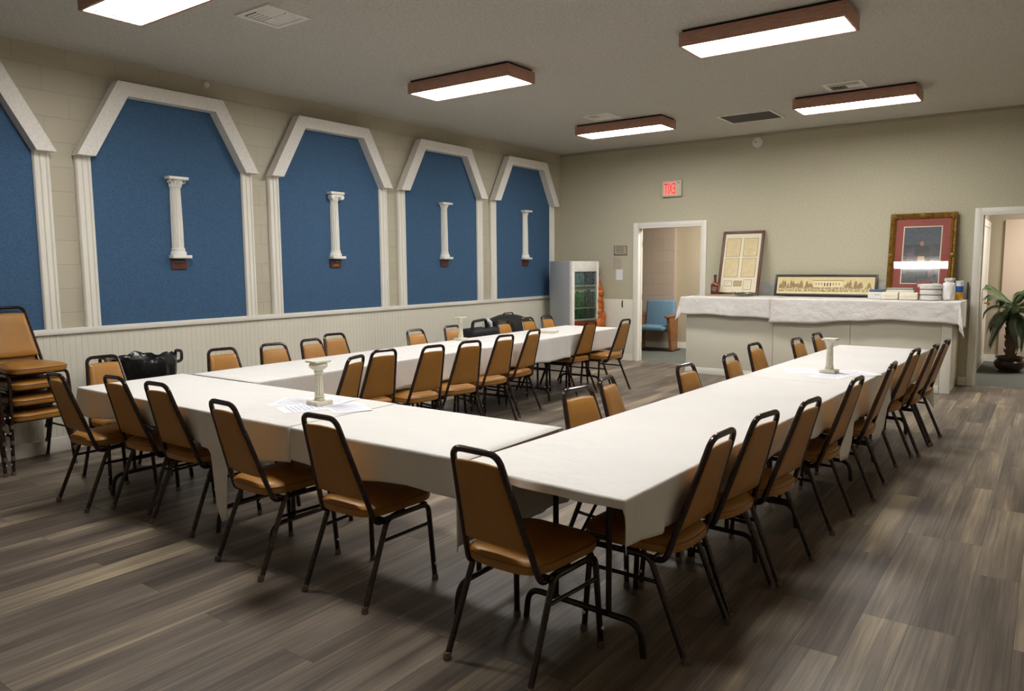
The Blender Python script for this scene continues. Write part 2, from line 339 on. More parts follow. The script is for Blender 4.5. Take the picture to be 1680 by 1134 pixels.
# door casings and jambs
def doorway(n, d, wd, label):
    x0, x1, h = d; b = MB()
    b.box((x0-wd, -.022, 0), (x0, 0, h+wd), bev=.003); b.box((x1, -.022, 0), (x1+wd, 0, h+wd), bev=.003); b.box((x0, -.022, h), (x1, 0, h+wd), bev=.003)
    b.box((x0, -.02, 0), (x0+.02, .14, h)); b.box((x1-.02, -.02, 0), (x1, .14, h)); b.box((x0+.02, -.02, h-.02), (x1-.02, .14, h))
    b.box((x0+.02, .075, 0), (x0+.032, .10, h-.02)); b.box((x1-.032, .075, 0), (x1-.02, .10, h-.02))
    o = b.build('door_%d' % n, M['white']); struct(o, label, 'door frame'); return o
d1 = doorway(1, D1, .066, 'white frame of the open doorway left of the counter')
for z in (.24, 1.02, 1.86):
    b = MB(); b.tube([(D1[0]+.028, .112, z-.05), (D1[0]+.028, .112, z+.05)], .009); b.box((D1[0]+.0201, .078, z-.045), (D1[0]+.0235, .11, z+.045)); b.build('hinge', M['hinge'], d1)
d2 = doorway(2, D2, .066, 'white frame of the open doorway right of the counter')
b = MB(); b.box((5.981, 1.02, 0), (6.0, 1.11, 2.13)); b.box((5.981, 2.6, 0), (6.0, 2.69, 2.13)); b.box((5.981, 1.11, 2.04), (6.0, 2.6, 2.13)); b.box((5.981, 1.11, 0), (5.99, 2.6, 2.04))
sd = struct(b.build('door_3', M['white'], smooth=0), 'white side door inside the right doorway', 'door')
b = MB(); b.lathe([(.012,0),(.012,.03),(.03,.04),(.034,.055),(.025,.07),(.0,.075)], seg=14); b.xf(Matrix.Translation((5.99, 2.3, .93)) @ Matrix.Rotation(PI/2, 4, 'Y')); b.build('door_knob', M['brass'], sd)
b = MB(); b.box((6.175, 2.80, .012), (7.1, 2.845, 2.17), bev=.004)
dr = struct(b.build('door_4', M['doorpink']), 'pale pinkish door behind the potted palm', 'door')

# added unseen area lights that brighten the rooms beyond the doorways
def hall_fill(loc, e, sx=.9, sy=.3):
    l = bpy.data.lights.new('hall_lamp', 'AREA'); l.shape = 'RECTANGLE'; l.size = sx; l.size_y = sy; l.energy = e; l.color = (1, .93, .84)
    o = bpy.data.objects.new('hall_lamp', l); C.objects.link(o); o.location = loc
hall_fill((2.6, 1.0, 2.72), 85); hall_fill((7.3, 1.5, 2.72), 70)

# ------------------------------------------------------------------ blue arches
AY = [-8.815, -6.885, -4.955, -3.03, -1.10]
wh = ['cut off by the left photo edge', 'with an ornate leafy-capital column, left of four whole ones', 'with a scroll-capital column, second whole one from the left', 'with a plain-capital fluted column, third whole one from left', 'with a smooth column, beside the cooler']
AX = lambda a, c, d: (d, a, c)
def arch(y, lab):
    t = thing('arched_wall_panel', 'blue arched wall panel ' + lab, 'wall panel', (0, y, 1.043), 0, 'blue arched panels on the left wall')
    z0 = 0.0
    b = MB(); b.prism([(-.745,0),(.745,0),(.745,1.46),(.44,2.02),(-.44,2.02),(-.745,1.46)], .002, .02, AX); b.build('fabric_panel', M['blue'], t, smooth=0)
    for s in (-1, 1):
        b = MB(); c = s*.80
        pf = [(-.065,.002),(-.065,.03),(-.055,.045),(-.04,.045),(-.032,.034),(-.014,.034),(-.008,.045),(.008,.045),(.014,.034),(.032,.034),(.04,.045),(.055,.045),(.065,.03),(.065,.002)]
        b.prism([(c+u, d) for u, d in pf], 0, 1.46, lambda a, q, e: (q, a, e)); b.build('pilaster', M['white'], t, smooth=0)
    b = MB()
    o = [(-.885,1.457),(-.508,2.125),(.508,2.125),(.885,1.457)]; i = [(-.735,1.457),(-.425,2.005),(.425,2.005),(.735,1.457)]
    for k in range(3): b.prism([o[k], o[k+1], i[k+1], i[k]], .021, .13, AX)
    b.build('arch_moulding', M['stucco'], t, smooth=0)
    return t
for y, l in zip(AY, wh): arch(y, l)

# plaster half columns and plaques
def wall_column(y, style, lab):
    t = thing('wall_column', lab, 'column', (.021, y, 1.635), 0, 'plaster columns on the blue panels')
    b = MB(); b.box((0,-.095,0),(.085,.095,.03), bev=.004); b.lathe([(.075,.03),(.078,.05),(.07,.066),(.062,.075),(.066,.088),(.058,.1)], seg=16, a0=-PI/2, a1=PI/2); b.build('base', M['plaster'], t)
    b = MB(); n = 60; vs = []; fs = []
    zs = [.1, .35, .66]
    for z, rr in zip(zs, (.057, .056, .050)):
        for k in range(n+1):
            a = -PI/2 + PI*k/n
            r = rr - (0 if style == 'smooth' else .011*max(0, math.cos(a*14))**.5 if math.cos(a*14) > 0 else 0)
            vs.append((r*math.cos(a), r*math.sin(a), z))
    for i in range(2):
        for k in range(n): fs.append((i*(n+1)+k, i*(n+1)+k+1, (i+1)*(n+1)+k+1, (i+1)*(n+1)+k))
    b.add(vs, fs); b.build('shaft', M['plaster'], t, smooth=20)
    b = MB()
    if style == 'leaf':
        b.lathe([(.05,.655),(.056,.665),(.052,.672),(.053,.70),(.066,.735)], seg=16, a0=-PI/2, a1=PI/2)
        for k in range(7):
            a = -PI/2 + PI*(k+.5)/7
            b.tube([(.052*math.cos(a), .052*math.sin(a), .672), (.06*math.cos(a), .06*math.sin(a), .70), (.078*math.cos(a), .078*math.sin(a), .722), (.072*math.cos(a), .072*math.sin(a), .712)], [.010,.011,.007,.003], 6)
        for s in (-1, 1): b.tube([(.04+.022*math.cos(q), s*(.068+.014*math.sin(q)), .722+.016*math.cos(q*1.0+1)) for q in [i*.7 for i in range(9)]], .006, 6)
    elif style == 'scroll':
        b.lathe([(.05,.655),(.057,.668),(.052,.68),(.064,.70),(.064,.722)], seg=16, a0=-PI/2, a1=PI/2)
        for s in (-1, 1):
            b.lathe([(.026,0),(.03,.01),(.03,.06),(.026,.07)], seg=14, mi=0)
            for i in range(len(b.v)-56, len(b.v)):
                x, yy, z = b.v[i]; b.v[i] = (z+.012, s*.068 + yy, .703 + x)
        b.box((.0,-.068,.705),(.075,.068,.733), bev=.004)
    elif style == 'doric':
        b.lathe([(.05,.655),(.056,.662),(.05,.67),(.052,.69),(.068,.712),(.072,.735)], seg=16, a0=-PI/2, a1=PI/2)
    else:
        b.lathe([(.05,.655),(.05,.685),(.058,.69),(.058,.70),(.053,.704),(.066,.72),(.07,.735)], seg=16, a0=-PI/2, a1=PI/2)
    b.box((0,-.098,.735),(.088,.098,.762), bev=.004)
    b.build('capital', M['plaster'], t)
def plaque(y, lab, style):
    t = thing('wall_plaque', lab, 'plaque', (.021, y, 1.532), 0, 'small plaques under the plaster columns')
    b = MB(); b.box((0,-.078,0),(.014,.078,.096), bev=.003); b.build('board', M['plaque'], t)
    b = MB(); b.box((.0142,-.055,.056),(.0165,.06,.086)); b.build('name_plate', M['platepurple'], t, smooth=0)
    b = MB()
    for k in range(5):
        if style == 1 and k < 2: continue
        b.box((.0166,-.045+.02*k,.068),(.0172,-.033+.02*k,.074))
    if style == 1:
        for k in range(4): b.box((.0142,-.035+.018*k,.024),(.0152,-.021+.018*k,.036))
    b.build('lettering', M['goldtext'], t, smooth=0)
sty = ['leaf', 'scroll', 'doric', 'smooth']
lab = ['white half column with leafy ornate capital on leftmost whole blue panel', 'white fluted half column with scroll capital on second whole blue panel', 'white fluted half column with plain capital on third whole blue panel', 'white smooth half column on blue panel nearest the cooler']
pl = ['small brown plaque under the leafy-capital column', 'small brown plaque under the scroll-capital column', 'small brown plaque under the fluted plain-capital column', 'small brown plaque under the smooth column near the cooler']
for k in range(4):
    yy = AY[k+1] + .02
    wall_column(yy, sty[k], lab[k]); plaque(yy, pl[k], 1 if k == 1 else 0)
b = MB(); b.lathe([(.03,0),(.03,.012),(.018,.028),(.006,.034)], seg=14); b.xf(Matrix.Rotation(PI/2, 4, 'Y'))
o = b.build('wall_sensor', M['sensor']); o.location = (0, -6.468, 3.318); tag(o, 'tiny white knob high on the left wall near the ceiling', 'sensor')

# ------------------------------------------------------------------ ceiling fixtures
def ceiling_light():
    t = thing('ceiling_light', '', 'ceiling light', group='wood framed ceiling lights')
    L, W = .615, .215
    b = MB()
    b.box((-L,-W,-.128),(L,-W+.02,-.022), bev=.002); b.box((-L,W-.02,-.128),(L,W,-.022), bev=.002)
    b.box((-L,-W+.02,-.128),(-L+.02,W-.02,-.022), bev=.002); b.box((L-.02,-W+.02,-.128),(L,W-.02,-.022), bev=.002)
    b.build('wood_frame', M['wood'], t)
    b = MB(); b.box((-L+.02,-W+.02,-.05),(L-.02,W-.02,0)); b.build('housing', M['darkmetal'], t, smooth=0)
    b = MB(); b.box((-L+.024,-W+.024,-.122),(L-.024,W-.024,-.112))
    for x in (-.3, -.1, .1, .3):
        for y in (-.07, .12): b.box((x-.006, y-.004,-.1235),(x+.006, y+.004,-.1221), 1)
    for x in (-1, 1):
        for y in (-.13, -.02, .1): b.box((x*.52-.05, y-.006,-.1235),(x*.52+.05, y+.006,-.1221), 1)
    b.build('diffuser', [M['lamp'], M['lampdark']], t, smooth=0)
    return t
cl = ceiling_light()
spots = [(2.10,-8.11,'wood framed ceiling light cut off at top left above the tables'), (4.93,-4.90,'large bright wood framed ceiling light at top right'),
         (2.13,-5.02,'wood framed ceiling light over the left table row, mid ceiling'), (2.21,-1.95,'wood framed ceiling light nearest the cooler corner'),
         (4.965,-1.865,'wood framed ceiling light in front of the counter'), (4.95,-8.11,'wood framed ceiling light over the near table corner, above the photo')]
for i, (x, y, l) in enumerate(spots):
    o = cl if i == 0 else copy_tree(cl); o.location = (x, y, H); o['label'] = l
def vent(x, y, lab, rz=0):
    t = thing('ceiling_vent', lab, 'vent', (x, y, H), rz, 'white ceiling air vents')
    b = MB(); s = .19
    b.box((-s,-s,-.012),(s,-s+.04,0)); b.box((-s,s-.04,-.012),(s,s,0)); b.box((-s,-s+.04,-.012),(-s+.04,s-.04,0)); b.box((s-.04,-s+.04,-.012),(s,s-.04,0)); b.build('frame', M['vent'], t, smooth=0)
    b = MB(); b.box((-s+.04,-s+.04,-.003),(s-.04,s-.04,0)); b.build('duct_opening', M['ventdark'], t, smooth=0)  # flat dark sheet stands for the shade inside the duct
    def blade(mb, a, c, w, ax):
        # tilted strip
        if ax == 'x': mb.add([(a, c-w/2, -.02),(a, c+w/2, -.004),(a+.16, c+w/2, -.004),(a+.16, c-w/2, -.02)], [(0,1,2,3)])
        else: mb.add([(c-w/2, a, -.02),(c+w/2, a, -.004),(c+w/2, a+.12, -.004),(c-w/2, a+.12, -.02)], [(0,1,2,3)])
    for k in range(4):
        b = MB(); yy = -.13 + .034*k
        b.add([(-.147, yy, -.009),(-.147, yy+.033, -.0065),(-.006, yy+.033, -.0065),(-.006, yy, -.009)], [(0,1,2,3)]); b.build('blade', M['vent'], t, smooth=0)
    for k in range(5):
        b = MB(); xx = .0 + .029*k
        b.add([(xx, -.145, -.015),(xx+.018, -.145, -.004),(xx+.018, .0, -.004),(xx, .0, -.015)], [(0,1,2,3)]); b.build('blade', M['vent'], t, smooth=0)
    for k in range(4):
        b = MB(); yy = .012 + .034*k
        b.add([(-.147, yy, -.0065),(-.147, yy+.033, -.009),(.147, yy+.033, -.009),(.147, yy, -.0065)], [(0,1,2,3)]); b.build('blade', M['vent'], t, smooth=0)
    return t
vent(2.085, -7.235, 'white square ceiling vent beside the top left ceiling light'); vent(2.17, -2.47, 'white square ceiling vent behind the far left ceiling light'); vent(4.95, -2.35, 'white square ceiling vent behind the far right ceiling light', PI)
t = thing('return_grille', 'dark grey rectangular return air grille near the far wall', 'vent', (3.63, -1.31, H))
b = MB(); b.box((-.34,-.29,-.012),(.34,-.26,0)); b.box((-.34,.26,-.012),(.34,.29,0)); b.box((-.34,-.26,-.012),(-.31,.26,0)); b.box((.31,-.26,-.012),(.34,.26,0)); b.build('frame', M['vent'], t, smooth=0)
b = MB(); b.box((-.31,-.26,-.004),(.31,.26,0))
for k in range(26): b.add([(-.31,-.255+.02*k,-.004),(.31,-.255+.02*k,-.004),(.31,-.243+.02*k,-.011),(-.31,-.243+.02*k,-.011)], [(0,1,2,3)])
b.build('louvre', M['grille'], t, smooth=0)
t = thing('smoke_detector', 'round white detector high on the far wall', 'smoke detector', (3.305, 0, 3.25))
b = MB(); b.lathe([(.078,0),(.078,.012),(.07,.03),(.05,.042),(.02,.046)], seg=28); b.xf(Matrix.Rotation(PI/2, 4, 'X')); b.build('housing', M['sensor'], t)
b = MB(); b.lathe([(.008,.046),(.008,.049)], seg=10, c=(-.012,.0,0)); b.xf(Matrix.Rotation(PI/2, 4, 'X')); b.build('indicator', M['ventdark'], t)

# exit sign (letters appear reversed, as in the photograph)
t = thing('exit_sign', 'lit red exit sign with reversed letters above left doorway', 'exit sign', (2.03, 0, 2.685))
b = MB(); b.box((-.158,-.055,-.122),(.158,0,.122), bev=.006); b.build('housing', M['exitbox'], t)
b = MB(); b.box((-.128,-.0575,-.095),(.072,-.055,.095)); b.build('lit_face', M['exitpink'], t, smooth=0)
cu = bpy.data.curves.new('exit_text', 'FONT'); cu.body = 'EXIT'; cu.align_x = 'CENTER'; cu.align_y = 'CENTER'; cu.size = .1; cu.extrude = .0012
to = bpy.data.objects.new('tmp', cu); C.objects.link(to); bpy.context.view_layer.update()
me = bpy.data.meshes.new_from_object(to.evaluated_get(bpy.context.evaluated_depsgraph_get())); bpy.data.objects.remove(to)
xs = [v.co.x for v in me.vertices]; ys = [v.co.y for v in me.vertices]
kx = .175/(max(xs)-min(xs)); ky = .155/(max(ys)-min(ys)); cx = (max(xs)+min(xs))/2; cy = (max(ys)+min(ys))/2
for v in me.vertices: v.co = Vector((-.028 - (v.co.x-cx)*kx, -.0588 - v.co.z, (v.co.y-cy)*ky))
me.materials.append(M['exitred']); o = bpy.data.objects.new('letters', me); C.objects.link(o); o.parent = t
b = MB(); b.box((.10,-.0575,.075),(.128,-.055,.083)); b.build('indicator', M['ventdark'], t, smooth=0)

# notice and paper on the far wall
t = thing('wall_notice', 'small framed brown notice on the wall beside the left doorway', 'notice', (1.15, 0, 1.77))
b = MB(); b.box((-.118,-.016,-.075),(.118,0,.075), bev=.003); b.build('frame', M['notice'], t)
b = MB(); b.box((-.10,-.0175,-.058),(.10,-.016,.058)); b.build('face', M['noticebg'], t, smooth=0)
b = MB()
for k in range(4): b.box((-.075,-.0185,.036-.024*k),(.06+.01*(k % 2),-.0175,.043-.024*k))
b.build('lettering', M['ink'], t, smooth=0)
o = MB(); o.box((-.075,-.003,-.10),(.075,0,.10)); o = o.build('wall_paper_sheet', M['noticebg'], smooth=0); o.location = (1.09, 0, 1.56); tag(o, 'greyish paper taped under the framed notice', 'paper')
o = MB(); o.box((-.06,-.004,-.085),(.06,-.001,.085), bev=.001); o = o.build('wall_paper_sheet', M['paper'], smooth=0); o.location = (1.13, -.003, 1.38); tag(o, 'small white paper taped lowest under the framed notice', 'paper')
b = MB(); b.box((1.189,-.020,.85),(1.201,-.014,.97), bev=.002); b.tube(fillet([(1.195,-.02,.865),(1.195,-.039,.865),(1.195,-.039,.955),(1.195,-.02,.955)], .008, 3), .004, 6); b.build('pull', M['darkmetal'], trim4)

# ------------------------------------------------------------------ cooler in the corner
ph = math.radians(75)
t = thing('display_cooler', 'tall grey and white display cooler standing in the far left corner', 'cooler', (.745, -.835, 0), ph)
# local: front along +x (width), faces -y, corner at origin
Wd, Dp, Ht = .60, .52, 1.605
b = MB(); b.box((0, .07, .05),(Wd, Dp, Ht), bev=.012); b.box((.03,.1,0),(Wd-.03,Dp-.03,.05)); b.build('cabinet', M['coolergrey'], t)
b = MB(); fw = .06
b.box((0,0,.06),(fw,.068,Ht-.005), bev=.012); b.box((Wd-fw,0,.06),(Wd,.068,Ht-.005), bev=.012); b.box((fw*.8,0,Ht-.17),(Wd-fw*.8,.068,Ht-.005), bev=.012); b.box((fw*.8,0,.06),(Wd-fw*.8,.068,.38), bev=.012)
b.build('door_frame', M['coolerwhite'], t)
b = MB(); b.box((fw,.05,.38),(Wd-fw,.062,Ht-.16)); b.build('back_board', M['coolerwhite'], t, smooth=0)
cols = [['prod1','prod2'],['prod3','prod4'],['prod5','prod6']]
zt = [1.45, 1.17, .85]; zb = [1.23, .88, .695]
for r in range(3):
    for c in range(2):
        b = MB(); x0 = fw+.008 + c*(Wd-2*fw)/2; x1 = x0 + (Wd-2*fw)/2 - .014
        for k in range(4):
            xa = x0 + (x1-x0)*k/4; b.box((xa+.003,.02,zb[r]),(xa+(x1-x0)/4-.003,.048,zb[r]+(zt[r]-zb[r])*(.78+.2*random.random())), bev=.006)
        b.build('goods_row', M[cols[r][c]], t)
    b = MB(); b.box((fw,.01,zb[r]-.03),(Wd-fw,.05,zb[r]-.004)); b.build('shelf', M['shelfgreen' if r == 1 else 'coolerwhite'], t, smooth=0)
b = MB(); b.box((fw+.004,.014,.385),(Wd-fw-.004,.049,.66), bev=.006); b.build('goods_row', M['prod7'], t)
b = MB(); b.box((fw,-.002,.39),(Wd-fw,.003,Ht-.17)); b.build('glass_pane', M['clearglass'], t, smooth=0)
b = MB()
rg = random.Random(11)
for k in range(26):
    q = k/25; z = .46 + .98*q; r = (.095*(1-q)+.03)*(.8+.4*rg.random()); xx = Wd+.02+.09*(1-q)*rg.random(); yy = .06+.05*(rg.random()-.5)
    b.lathe([(max(.001, r*math.sin(PI*e/6)), -r*1.3*math.cos(PI*e/6)) for e in range(7)], c=(xx, yy, z), seg=10)
b.box((Wd+.001,.04,.4),(Wd+.05,.09,1.5)); b.build('side_decoration', M['orange'], t)

# ------------------------------------------------------------------ folding tables and cloths
def table_leg(b, x):
    """one end frame at local x: runner with bent-down feet and two posts"""
    b.tube(fillet([(x,-.29,.0),(x,-.275,.135),(x,.275,.135),(x,.29,.0)], .09, 6), .0135, 8)
    for yy in (-.13, .13): b.tube([(x, yy, .135),(x, yy, .70)], .0125, 8)
    b.tube([(x,-.13,.66),(x,.13,.66)], .0105, 8)
def folding_table(cx, cy, rz, L, lab, W=.74, legs=(.31,.31), braces=True):
    t = thing('folding_table', lab, 'table', (cx, cy, 0), rz, 'folding tables under white cloths')
    b = MB(); b.box((-L/2,-W/2,.712),(L/2,W/2,.738), bev=.004); b.build('tabletop', M['tabletop'], t)
    b = MB(); b.box((-L/2+.04,-W/2+.03,.685),(L/2-.04,-W/2+.05,.7119)); b.box((-L/2+.04,W/2-.05,.685),(L/2-.04,W/2-.03,.7119)); b.build('apron', M['steel'], t, smooth=0)
    for s, off in ((-1, legs[0]), (1, legs[1])):
        x = s*(L/2-off)
        b = MB(); table_leg(b, x); lg = b.build('leg', M['steel'], t)
        b = MB(); b.tube([(x, 0, .45),(x - s*.30, 0, .69)], .0075, 6); b.tube([(x,-.13,.45),(x,.13,.45)], .0085, 6); b.box((x-s*.36-.05,-.05,.672),(x-s*.36+.05,.05,.711)); b.build('brace', M['steel'], lg)
    return t

def cloth(name, x0, x1, y0, y1, z, dL, dR, dF, dB, lab, mt='cloth', Mx=None, amp=.010, seed=0, r=.008, nx=14, ny=14, nt=10, group=None, flare=.25, push={}):
    """draped cloth: flat top x0..x1,y0..y1; drops: dL(y) at x0, dR(y) at x1, dF(x) at y0, dB(x) at y1"""
    rg = random.Random(seed); ph = [rg.random()*6.28 for _ in range(8)]
    f = lambda d: d if callable(d) else (lambda q, d=d: d)
    dL, dR, dF, dB = f(dL), f(dR), f(dF), f(dB)
    ts = [0, .02, .05, .1] + [.1 + .9*(k+1)/nt for k in range(nt)]
    def axis(a0, a1, n, lo, hi):
        o = []
        if lo: o += [(-1, t) for t in reversed(ts[1:])]
        o += [(0, a0 + (a1-a0)*k/n) for k in range(n+1)]
        if hi: o += [(1, t) for t in ts[1:]]
        return o
    lo = max(dL(y0), dL((y0+y1)/2), dL(y1)) > 0; hi = max(dR(y0), dR((y0+y1)/2), dR(y1)) > 0
    fo = max(dF(x0), dF((x0+x1)/2), dF(x1)) > 0; ba = max(dB(x0), dB((x0+x1)/2), dB(x1)) > 0
    U = axis(x0, x1, nx, lo, hi); V = axis(y0, y1, ny, fo, ba)
    b = MB(); vs = []
    def hang(s):
        if s < r*PI/2: return r*math.sin(s/r), r*(1-math.cos(s/r))
        return r, r + s - r*PI/2
    for (vk, vv) in V:
        for (uk, uu) in U:
            cx = uu if uk == 0 else (x0 if uk < 0 else x1); cy = vv if vk == 0 else (y0 if vk < 0 else y1)
            if uk == 0 and vk == 0: vs.append((cx, cy, z)); continue
            du = uu*(dL if uk < 0 else dR)(cy) if uk else 0.0; dv = vv*(dF if vk < 0 else dB)(cx) if vk else 0.0
            if uk and vk:
                h = math.hypot(du, dv); mn = min(du, dv); s = max(du, dv) + .41*mn
                o, dz = hang(s); w = o + flare*mn
                dx, dy = (du/h*uk, dv/h*vk) if h > 1e-9 else (0, 0)
                vs.append((cx + dx*w, cy + dy*w, z - dz + mn*flare*.2)); continue
            if uk:
                s, t, al, e = du, uu, cy, min(1, (cy-y0)/.3, (y1-cy)/.3)
            else:
                s, t, al, e = dv, vv, cx, min(1, (cx-x0)/.3, (x1-cx)/.3)
            o, dz = hang(s)
            wv = amp*t*max(0, e)*(math.sin(al*9+ph[0]+uk)+.7*math.sin(al*17+ph[1])+.5*math.sin(al*31+ph[2]))
            o += abs(wv)
            ky = ('L' if uk < 0 else 'R') if uk else ('F' if vk < 0 else 'B')
            for (pc, pa) in push.get(ky, ()):
                q = abs(al-pc); g = 1 if q < .19 else max(0, 1-(q-.19)/.12); g = g*g*(3-2*g)
                o -= pa*g*min(1, max(0, (s-.012)/.16)) + abs(wv)*g
            hem = .012*t*math.sin(al*3.1+ph[3]) + .006*t*math.sin(al*11+ph[4])
            if uk: vs.append((cx + uk*o, cy, z - dz + hem*min(1, s/.1)))
            else: vs.append((cx, cy + vk*o, z - dz + hem*min(1, s/.1)))
    nu = len(U); fs = []
    for j in range(len(V)-1):
        for i in range(nu-1): fs.append((j*nu+i, j*nu+i+1, (j+1)*nu+i+1, (j+1)*nu+i))
    b.add(vs, fs)
    if Mx: b.xf(Mx)
    o = b.build(name, M[mt], smooth=60)
    md = o.modifiers.new('thickness', 'SOLIDIFY'); md.thickness = .0022; md.offset = -1
    tag(o, lab, 'tablecloth', group); return o

ZT = .7415
# front row
folding_table(2.36, -8.105, 0, 1.72, 'folding table at the left end of the front row, under cloth', legs=(.17,.31))
folding_table(4.045, -8.105, 0, 1.62, 'folding table in the middle of the front row, under cloth', legs=(.17,.12))
# left row
for k, l in enumerate(['folding table of left row nearest the front row, under cloth', 'middle folding table of the left row, under cloth', 'far folding table of left row by the cooler, under cloth']):
    folding_table(1.935, -6.79 + 1.80*k, PI/2, 1.78, l, W=.72)
# right row, slightly turned
P0 = Vector((5.272, -8.565)); P1 = Vector((5.527, -3.05)); dirv = (P1-P0); LR = dirv.length; ra = math.atan2(dirv.y, dirv.x)
for k, l in enumerate(['folding table at near end of right row, legs showing under cloth', 'middle folding table of the right row, under cloth', 'far folding table of right row before the counter, under cloth']):
    q = P0 + dirv*((k+.5)/3); folding_table(q.x, q.y, ra, LR/3-.02, l, W=.72)

GC = 'white tablecloths on the meeting tables'
# hem levels keep clear of the seats pushed under the tables
cloth('tablecloth', 3.66, 4.872, -8.475, -7.73, ZT, 0, 0, lambda x: .185 + .02*math.sin(x*5), lambda x: .2, 'white tablecloth on right half of the front table row', seed=1, group=GC)
cloth('tablecloth', 1.47, 3.725, -8.478, -7.73, ZT+.003, .19, 0, lambda x: .185 + .03*max(0, math.sin((x-2.45)*2.4)) + .40*math.exp(-((x-3.12)/.055)**4), lambda x: 0.012 if x < 2.40 else .24, 'white tablecloth on left half of front table row, hanging over its end', seed=2, nx=70, group=GC, push={'F': [(2.163,.045),(2.639,.045)]})
cloth('tablecloth', 1.555, 2.315, -5.15, -2.32, ZT, lambda y: .24, lambda y: .255, 0, .30, 'white tablecloth on far half of the left table row', seed=3, ny=48, amp=.012, group=GC, push={'R': [(-3.19,.05)], 'L': [(-4.552,.06),(-3.601,.06),(-3.085,.06),(-2.645,.06)]})
cloth('tablecloth', 1.553, 2.318, -7.70, -5.08, ZT+.003, lambda y: .22, lambda y: .255+.01*math.sin(y*2.2+.5), 0, 0, 'white tablecloth on near half of the left table row', seed=4, ny=48, group=GC, push={'L': [(-5.127,.06)]})
MX = Matrix.Translation((P0.x, P0.y, 0)) @ Matrix.Rotation(ra, 4, 'Z')      # local x along the row, +y = inner (left) side
chy = [.57, 1.04, 1.49, 2.35, 3.16, 4.11, 4.57, 5.03]
PR_ = [(.57,.045),(1.04,.075),(1.49,.07)]; PI_ = [(1.15,.03),(1.60,.03),(2.36,.06),(3.04,.06),(3.87,.03),(4.49,.06),(5.06,.06)]
def hemR(x):
    q = min(abs(x-c) for c in chy); base = .235
    return base + (.22*min(1, max(0, (q-.23)/.08)) if x > 2.55 else 0)
def hemL(x): return .252 + .115*min(1, max(0, (.92-x)/.12))
cloth('tablecloth', 2.62, LR+.005, -.382, .382, ZT, 0, .26, hemR, .225, 'white tablecloth on far half of right table row, its hem hanging low', seed=5, nx=56, Mx=MX, group=GC, push={'B': PI_})
cloth('tablecloth', 0-.005, 2.99, -.384, .384, ZT+.003, .045, 0, lambda x: .205+.02*math.sin(x*2)-.02*max(0,1-x/.3), hemL, 'white tablecloth on near half of the right table row', seed=6, nx=56, Mx=MX, group=GC, flare=.12, push={'F': PR_, 'B': PI_})

